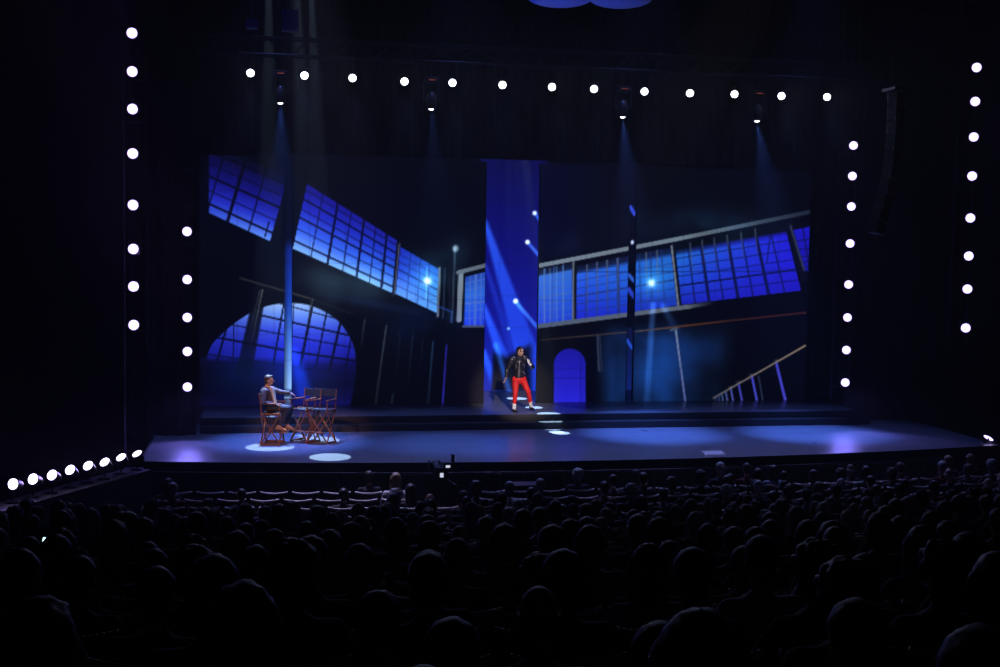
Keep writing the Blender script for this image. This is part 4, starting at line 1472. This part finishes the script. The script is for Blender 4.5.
M['red'] = mat('red_trousers', (0.80, 0.018, 0.012), .55, scale=20)
M['leather'] = mat('black_leather', (0.014, 0.013, 0.015), .32, spec=.6, scale=20)
M['white_cloth'] = mat('white_cloth', (0.85, 0.82, 0.82), .7, scale=20)
M['zip'] = mat('metal_zip', (0.75, 0.68, 0.6), .3, .8)
M['lips'] = mat('lips', (0.45, 0.10, 0.09), .5)
M['lens_dark'] = mat('dark_glasses', (0.01, 0.01, 0.012), .1)
M['hair_jet'] = mat('jet_hair', (0.012, 0.008, 0.007), .4, scale=60)
M['suit'] = mat('suit_cloth', (0.075, 0.055, 0.065), .8, scale=30)
M['shirt'] = mat('shirt_cloth', (0.80, 0.78, 0.76), .7, scale=30)
M['tie'] = mat('pale_green_tie', (0.45, 0.62, 0.45), .5)
M['trouser'] = mat('navy_trousers', (0.03, 0.03, 0.05), .8, scale=30)
M['shoe_tan'] = mat('tan_shoe', (0.45, 0.19, 0.06), .35, scale=20)
M['shoe_black'] = mat('black_shoe', (0.01, 0.01, 0.01), .25)
M['eye'] = mat('eye_white', (0.8, 0.8, 0.8), .3)


def singer():
    g = at(514, 412, Z=PLAT_Z)
    t = thing('person', 'standing person in black zipped jacket, red trousers and white ankle spats, singing', 'person', tuple(g))
    V = Vector
    hipc = V((.13, 0, .90)); hR, hL = V((.035, 0, .88)), V((.215, 0, .89))
    kR, aR = V((.02, -.03, .50)), V((.0, .0, .10))
    kL, aL = V((.37, -.05, .54)), V((.50, .18, .13))
    nk = V((.11, -.01, 1.47)); hd = V((.145, -.035, 1.615))
    sR, sL = V((-.075, .0, 1.40)), V((.29, .0, 1.42))
    eR, wR = V((-.19, .03, 1.13)), V((-.245, -.06, .935))
    eL, wL = V((.47, -.03, 1.20)), V((.36, -.22, 1.29))
    R = Euler((0, .12, PI + .35)).to_matrix()
    bm = bmesh.new()
    T, r = mirror_y_head(bm, hd, 1.04, R)
    cap(bm, nk, .052, hd + V((0, .01, -.05)), .050)
    cap(bm, hipc + V((0, 0, .03)), .105, (.12, 0, 1.08), .11, 16, 3); cap(bm, (.12, 0, 1.08), .115, (.11, 0, 1.33), .135, 16, 3); cap(bm, sR + V((.04, 0, 0)), .055, sL - V((.04, 0, 0)), .055)
    for s_, e, w in ((sR, eR, wR), (sL, eL, wL)):
        cap(bm, s_, .05, e, .038); cap(bm, e, .037, w, .026)
    hand(bm, wR, (-.25, -.2, -1), (.8, -.5, 0), (.2, -1, .1), .35)
    hand(bm, wL, (-.45, -.5, .55), (0, -.8, -.4), (.2, .3, 1), .5)
    for h, k, a in ((hR, kR, aR), (hL, kL, aL)):
        cap(bm, h, .088, k, .056, 14, 3); cap(bm, k, .055, a, .036, 14, 3)
        cap(bm, a + V((0, .02, -.04)), .035, a + V((.03, -.13, -.07)), .03)
    remeshed(bm, 'body', M['skin'], t, .0095, 1)
    # trousers
    bm = bmesh.new()
    cap(bm, hipc + V((-.045, 0, -.02)), .125, hipc + V((.045, 0, -.02)), .125, 16, 3); cap(bm, hipc, .135, hipc + V((0, 0, .09)), .132, 16, 3)
    for h, k, a in ((hR, kR, aR), (hL, kL, aL)):
        cap(bm, h, .102, k, .068, 16, 3); cap(bm, k, .068, k.lerp(a, .78), .052, 16, 3)
    remeshed(bm, 'trousers', M['red'], t, .013, 2, .003, 14)
    # jacket
    bm = bmesh.new()
    cap(bm, (.125, 0, .985), .152, (.12, 0, 1.12), .145, 18, 3); cap(bm, (.12, 0, 1.12), .135, (.11, 0, 1.32), .172, 18, 3)
    cap(bm, sR + V((.03, 0, -.015)), .078, sL + V((-.03, 0, -.015)), .078, 16, 3)
    cap(bm, (.11, 0, 1.40), .085, (.11, .0, 1.485), .068, 16, 3)
    for s_, e, w in ((sR, eR, wR), (sL, eL, wL)):
        cap(bm, s_, .084, e, .068, 14, 3); cap(bm, e, .066, e.lerp(w, .86), .048, 14, 3)
    for k in (-1, 1):
        cap(bm, (.11 + k * .03, -.065, 1.49), .024, (.11 + k * .085, -.10, 1.37), .03)   # collar
    jk = remeshed(bm, 'jacket', M['leather'], t, .013, 2, .006, 12)
    bm = bmesh.new(); tube(bm, (.085, -.182, 1.34), (.075, -.165, .93), .011); finish(bm, 'zip', M['zip'], jk)
    bm = bmesh.new(); tube(bm, (.20, -.172, 1.30), (.235, -.165, 1.22), .009); tube(bm, (.19, -.150, 1.10), (.26, -.125, 1.02), .013)
    tube(bm, (-.005, -.165, 1.28), (.01, -.165, 1.18), .008); finish(bm, 'pocket_zip', M['zip'], jk)
    for k, s_ in ((-1, sR), (1, sL)):
        bm = bmesh.new()
        for q in range(5):
            cap(bm, s_ + V((k * (-.055 + .022 * q), -.052, .064 - .012 * q)), .016, s_ + V((k * (-.05 + .022 * q), .03, .070 - .012 * q)), .016, 8, 1)
        remeshed(bm, 'shoulder_trim', M['zip'], jk, .009, 1)
    bm = bmesh.new(); cap(bm, eL.lerp(wL, .62), .050, eL.lerp(wL, .98), .045); hand(bm, wL, (-.45, -.5, .55), (0, -.8, -.4), (.2, .3, 1), .5, 1.12)
    remeshed(bm, 'white_glove', M['white_cloth'], t, .010, 1)
    for a, k in ((aR, kR), (aL, kL)):
        bm = bmesh.new(); cap(bm, a.lerp(k, .02), .052, a.lerp(k, .30), .056, 14, 3); remeshed(bm, 'spat', M['white_cloth'], t, .012, 1)
        bm = bmesh.new(); cap(bm, a + V((-.005, .04, -.055)), .042, a + V((.035, -.16, -.068)), .036, 12, 3); cap(bm, a + V((-.005, .05, -.06)), .035, a + V((-.005, .06, -.085)), .025)
        remeshed(bm, 'shoe', M['shoe_black'], t, .011, 2)
    # face and hair
    bm = bmesh.new()
    for k in (-1, 1):
        ball(bm, T(k * .031, .081, .004), (.024, .010, .018), 2, r)
    cap(bm, T(-.012, .092, .008), .004, T(.012, .092, .008), .004, 8, 1)
    for k in (-1, 1):
        cap(bm, T(k * .052, .072, .006), .004, T(k * .080, .0, .004), .003, 8, 1)
    remeshed(bm, 'sunglasses', M['lens_dark'], t, .005, 0)
    bm = bmesh.new(); ball(bm, T(0, .090, -.052), (.020, .008, .008), 2, r); finish(bm, 'lips', M['lips'], t, True)
    bm = bmesh.new()
    ball(bm, T(0, -.032, .052), (.095, .100, .084), 3, r); ball(bm, T(0, .035, .100), (.055, .040, .026), 2, r)
    for k in (-1, 1):
        cap(bm, T(k * .072, -.02, .04), .032, T(k * .090, -.045, -.08), .026); cap(bm, T(k * .090, -.045, -.08), .026, T(k * .095, -.05, -.14), .016)
    cap(bm, T(0, -.07, .0), .08, T(0, -.085, -.14), .062); cap(bm, T(.03, .085, .09), .014, T(.055, .095, .02), .007)
    remeshed(bm, 'hair', M['hair_jet'], t, .011, 1, .014, 24)
    bm = bmesh.new(); tube(bm, T(.07, .04, -.05), T(.015, .125, -.062), .004, seg=6); ball(bm, T(.012, .128, -.062), .009); finish(bm, 'headset_microphone', M['leather'], t)


singer()

CH = at(282, 443, Z=STAGE_Z)


def director_chair(label, x, y, rz, seat=.76):
    """tall folding chair facing +X of its own, legs crossing front and back"""
    t = thing('folding_chair', label, 'chair', (CH.x + x, CH.y + y, STAGE_Z), rz, 'tall wooden folding chairs on the stage')
    w, d = .27, .22
    for sy in (-1, 1):        # crossed legs lie in the planes of the front and back
        bm = bmesh.new(); box(bm, -d - .02, d + .02, sy * w - .02, sy * w + .02, 0.0, .035, .006); finish(bm, 'foot_rail', M['chair_wood'], t)
        bm = bmesh.new(); box(bm, -d - .03, d + .05, sy * w - .022, sy * w + .022, seat + .22, seat + .25, .008); finish(bm, 'armrest', M['chair_wood'], t)
        for sx_ in (-1, 1):
            bm = bmesh.new(); tube(bm, (sx_ * d, sy * w, seat + .01), (sx_ * d, sy * w, seat + .22), .015, seg=8); finish(bm, 'arm_post', M['chair_wood'], t)
        bm = bmesh.new(); box(bm, -d, d, sy * w - .018, sy * w + .018, seat - .03, seat + .01, .006); finish(bm, 'seat_rail', M['chair_wood'], t)
        bm = bmesh.new(); tube(bm, (-d - .01, sy * w, seat + .22), (-d - .05, sy * w, seat + .47), .016, seg=8); finish(bm, 'back_post', M['chair_wood'], t)
    for sx_ in (-1, 1):
        for q in (-1, 1):
            bm = bmesh.new()
            p0, p1 = Vector((sx_ * d, -q * w, .03)), Vector((sx_ * (d - .03 * (q > 0)), q * w, seat - .02))
            tube(bm, p0, p1, .018, seg=8)
            finish(bm, 'leg', M['chair_wood'], t)
    for sy in (-1, 1):          # side braces crossing fore and aft
        bm = bmesh.new(); tube(bm, (-d, sy * w, .03), (d, sy * w, seat - .03), .015, seg=8); finish(bm, 'side_brace', M['chair_wood'], t)
        bm = bmesh.new(); tube(bm, (d, sy * w, .03), (-d, sy * w, seat - .03), .015, seg=8); finish(bm, 'side_brace', M['chair_wood'], t)
    bm = bmesh.new(); box(bm, -d + .01, d - .01, -w, w, seat - .012, seat + .0, .003); finish(bm, 'canvas_seat', M['canvas'], t)
    bm = bmesh.new()
    box(bm, -.010, .010, -w - .012, w + .012, -.09, .09, .004)
    o = finish(bm, 'canvas_back', M['canvas'], t); o.location = (-d - .038, 0, seat + .37); o.rotation_euler = (0, -.12, 0)
    bm = bmesh.new(); box(bm, d - .01, d + .15, -w + .03, w - .03, .27, .29, .004); finish(bm, 'footrest', M['chair_wood'], t)
    return t


# local frame of the talking man's chair: faces right and a little to the front
director_chair('tall wooden folding chair under the seated man in the suit', -.22, .0, -.22, .74)
director_chair('empty tall wooden folding chair, the middle one beside the seated man', .56, .25, PI + .75, .78)
director_chair('empty tall wooden folding chair, farthest right of the three', .92, .02, PI + 1.05, .80)


def host():
    t = thing('person', 'person in dark suit and pale tie seated on a tall folding chair, arm stretched out', 'person', (CH.x - .22, CH.y, STAGE_Z), -.22)
    V = Vector
    hip = V((-.05, 0, .84)); nk = V((-.13, 0, 1.36)); hd = V((-.075, -.01, 1.50))
    bm = bmesh.new()
    R = Euler((0, 0, -PI / 2 - .05)).to_matrix()
    T, r = mirror_y_head(bm, hd, 1.05, R)
    cap(bm, nk, .056, hd + V((-.015, 0, -.05)), .053)
    cap(bm, hip, .13, (-.10, 0, 1.05), .13, 16, 3); cap(bm, (-.10, 0, 1.05), .13, (-.125, 0, 1.22), .145, 16, 3)
    shN, shF = V((-.15, -.18, 1.26)), V((-.10, .18, 1.27))
    elN, wrN = V((-.16, -.27, 1.00)), V((.08, -.17, .955))
    elF, wrF = V((.14, .22, 1.20)), V((.39, .15, 1.19))
    for s_, e, w in ((shN, elN, wrN), (shF, elF, wrF)):
        cap(bm, s_, .05, e, .042); cap(bm, e, .040, w, .028)
    hand(bm, wrN, (1, .1, -.25), (0, 0, 1), (0, 1, 0), .35)
    hand(bm, wrF, (1, -.1, -.45), (.3, 0, 1), (0, -1, .1), .35)
    kN, aN = V((.40, -.14, .86)), V((.16, -.12, .44))
    kF, aF = V((.42, .13, .85)), V((.32, .10, .43))
    for h, k, a in ((V((-.03, -.10, .85)), kN, aN), (V((-.03, .10, .85)), kF, aF)):
        cap(bm, h, .088, k, .062); cap(bm, k, .058, a, .038); cap(bm, a, .036, a + V((.13, 0, -.09)), .03)
    remeshed(bm, 'body', M['skin'], t, .0095, 1)
    bm = bmesh.new()
    cap(bm, hip + V((0, 0, .03)), .15, (-.10, 0, 1.06), .152, 18, 3); cap(bm, (-.10, 0, 1.06), .152, (-.13, 0, 1.20), .160, 18, 3)
    cap(bm, shN + V((0, .03, 0)), .074, shF - V((0, .03, 0)), .074, 16, 3)
    for s_, e, w in ((shN, elN, wrN), (shF, elF, wrF)):
        cap(bm, s_, .072, e, .060, 14, 3); cap(bm, e, .058, e.lerp(w, .90), .045, 14, 3)
    jk = remeshed(bm, 'suit_jacket', M['suit'], t, .014, 2, .005, 12)
    bm = bmesh.new()
    cap(bm, nk + V((.01, 0, -.01)), .066, nk + V((0, 0, -.06)), .072)
    cap(bm, (-.01, -.085, 1.33), .032, (.060, -.090, .99), .028, 12, 3); cap(bm, (.005, -.02, 1.33), .036, (.070, -.03, .99), .030, 12, 3)
    remeshed(bm, 'shirt', M['shirt'], t, .012, 1)
    bm = bmesh.new(); cap(bm, (.030, -.070, 1.31), .015, (.098, -.075, .98), .020); remeshed(bm, 'tie', M['tie'], t, .008, 1)
    bm = bmesh.new()
    cap(bm, hip + V((0, -.05, -.01)), .11, hip + V((0, .05, -.01)), .11, 16, 3)
    for h, k, a in ((V((-.03, -.10, .86)), kN, aN), (V((-.03, .10, .86)), kF, aF)):
        cap(bm, h, .100, k, .076, 16, 3); cap(bm, k, .074, k.lerp(a, .86), .056, 16, 3)
    remeshed(bm, 'trousers', M['trouser'], t, .014, 2, .004, 12)
    for a in (aN, aF):
        bm = bmesh.new(); cap(bm, a + V((-.03, 0, -.045)), .045, a + V((.17, 0, -.11)), .036, 12, 3); cap(bm, a + V((-.04, 0, -.06)), .036, a + V((-.05, 0, -.09)), .028)
        remeshed(bm, 'shoe', M['shoe_tan'], t, .011, 2)
    bm = bmesh.new()
    ball(bm, T(0, -.030, .046), (.088, .100, .088), 3, r); ball(bm, T(0, -.06, -.03), (.070, .056, .066), 3, r); ball(bm, T(0, .05, .095), (.06, .035, .025), 2, r)
    remeshed(bm, 'hair', HM['brown'], t, .011, 1, .005, 30)
    for k in (-1, 1):
        bm = bmesh.new(); ball(bm, T(k * .031, .078, .004), .010, 2); finish(bm, 'eye', M['eye'], t, True)


host()

#@@ENDPEOPLE@@

# ================================================================== LIGHT OF THE SHOW
BLUE = (0.16, 0.24, 1.0)
# blue wash from overhead
for x in (-6.6, -2.2, 2.2, 6.6):
    spot((x, 28.9, 13.6), (x * 1.0, 28.5, STAGE_Z), 8500, BLUE, 52, .9, .25).name = 'wash_light'
spot((-0.4, 35.6, 8.6), (-0.4, 35.2, PLAT_Z), 500, (0.08, 0.2, 1.0), 60, .8, .1).name = 'wash_light'
spot((-6.0, 27.2, 13.9), (-5.2, 23.4, .9), 5500, (0.55, 0.50, 1.0), 22, .8, .08).name = 'wash_light'  # unseen spill spot added to brighten the front left seat rows
# sharp white pools thrown from high upstage: (x, y in the photograph), width of the pool, floor height
pools = [(286, 397.5, .26, PLAT_Z, 0), (270, 447, 1.15, STAGE_Z, -9), (316, 440, 1.15, STAGE_Z, 2), (330, 457, .95, STAGE_Z, 8), (300, 428.5, .28, STAGE_Z + .175, 0), (313, 427.5, .30, STAGE_Z + .175, 0),
         (271, 416.5, .22, PLAT_Z, 0), (309, 408.5, .32, PLAT_Z, 0), (321, 408.5, .30, PLAT_Z, 0), (517, 398.5, .62, PLAT_Z, 0), (534, 407.5, .50, PLAT_Z, 0),
         (549, 414, .66, PLAT_Z, 0), (555.5, 424.7, .4, STAGE_Z + .175, 0), (561, 433, .48, STAGE_Z, 0)]
slot_x = at(288, 300, Y=Y_LED).x
for x, y, w, z, dx in pools:
    g = at(x, y, Z=z)
    if x > 400 or y < 400:
        src = Vector((g.x - .3, 36.4, 12.2))
    else:
        src = Vector((slot_x + dx * .06, 33.3, 13.8))
    L = (g - src).length
    spot(src, g, (330 if y < 440 and x > 400 else 210) * L * L, (0.46, 0.70, 1.0), math.degrees(2 * math.atan(w / 2 / L)), .12, .01).name = 'gobo_light'
# follow spots from the back of the house
perf = at(519, 385, Y=32.8)
spot((-2.5, 2.0, 12.5), perf, 40000, (1.0, 0.84, 0.78), 4.6, .7, .03).name = 'follow_spot'
seat = at(285, 405, Y=29.6)
spot((-12.0, 14.0, 12.5), seat, 6800, (1.0, 0.50, 0.30), 9.0, .7, .05).name = 'follow_spot'

HAZE = 0.0018
# thin stage haze throughout the hall
w = bpy.data.worlds.new('hall_air')
SC.world = w
w.use_nodes = True
nt = w.node_tree
nt.nodes['Background'].inputs['Color'].default_value = (0, 0, 0, 1)
nt.nodes['Background'].inputs['Strength'].default_value = 0
vsn = nt.nodes.new('ShaderNodeVolumeScatter')
vsn.inputs['Color'].default_value = (1, 1, 1, 1)
vsn.inputs['Anisotropy'].default_value = 0.5
vsn.inputs['Density'].default_value = HAZE
nt.links.new(vsn.outputs['Volume'], nt.nodes['World Output'].inputs['Volume'])
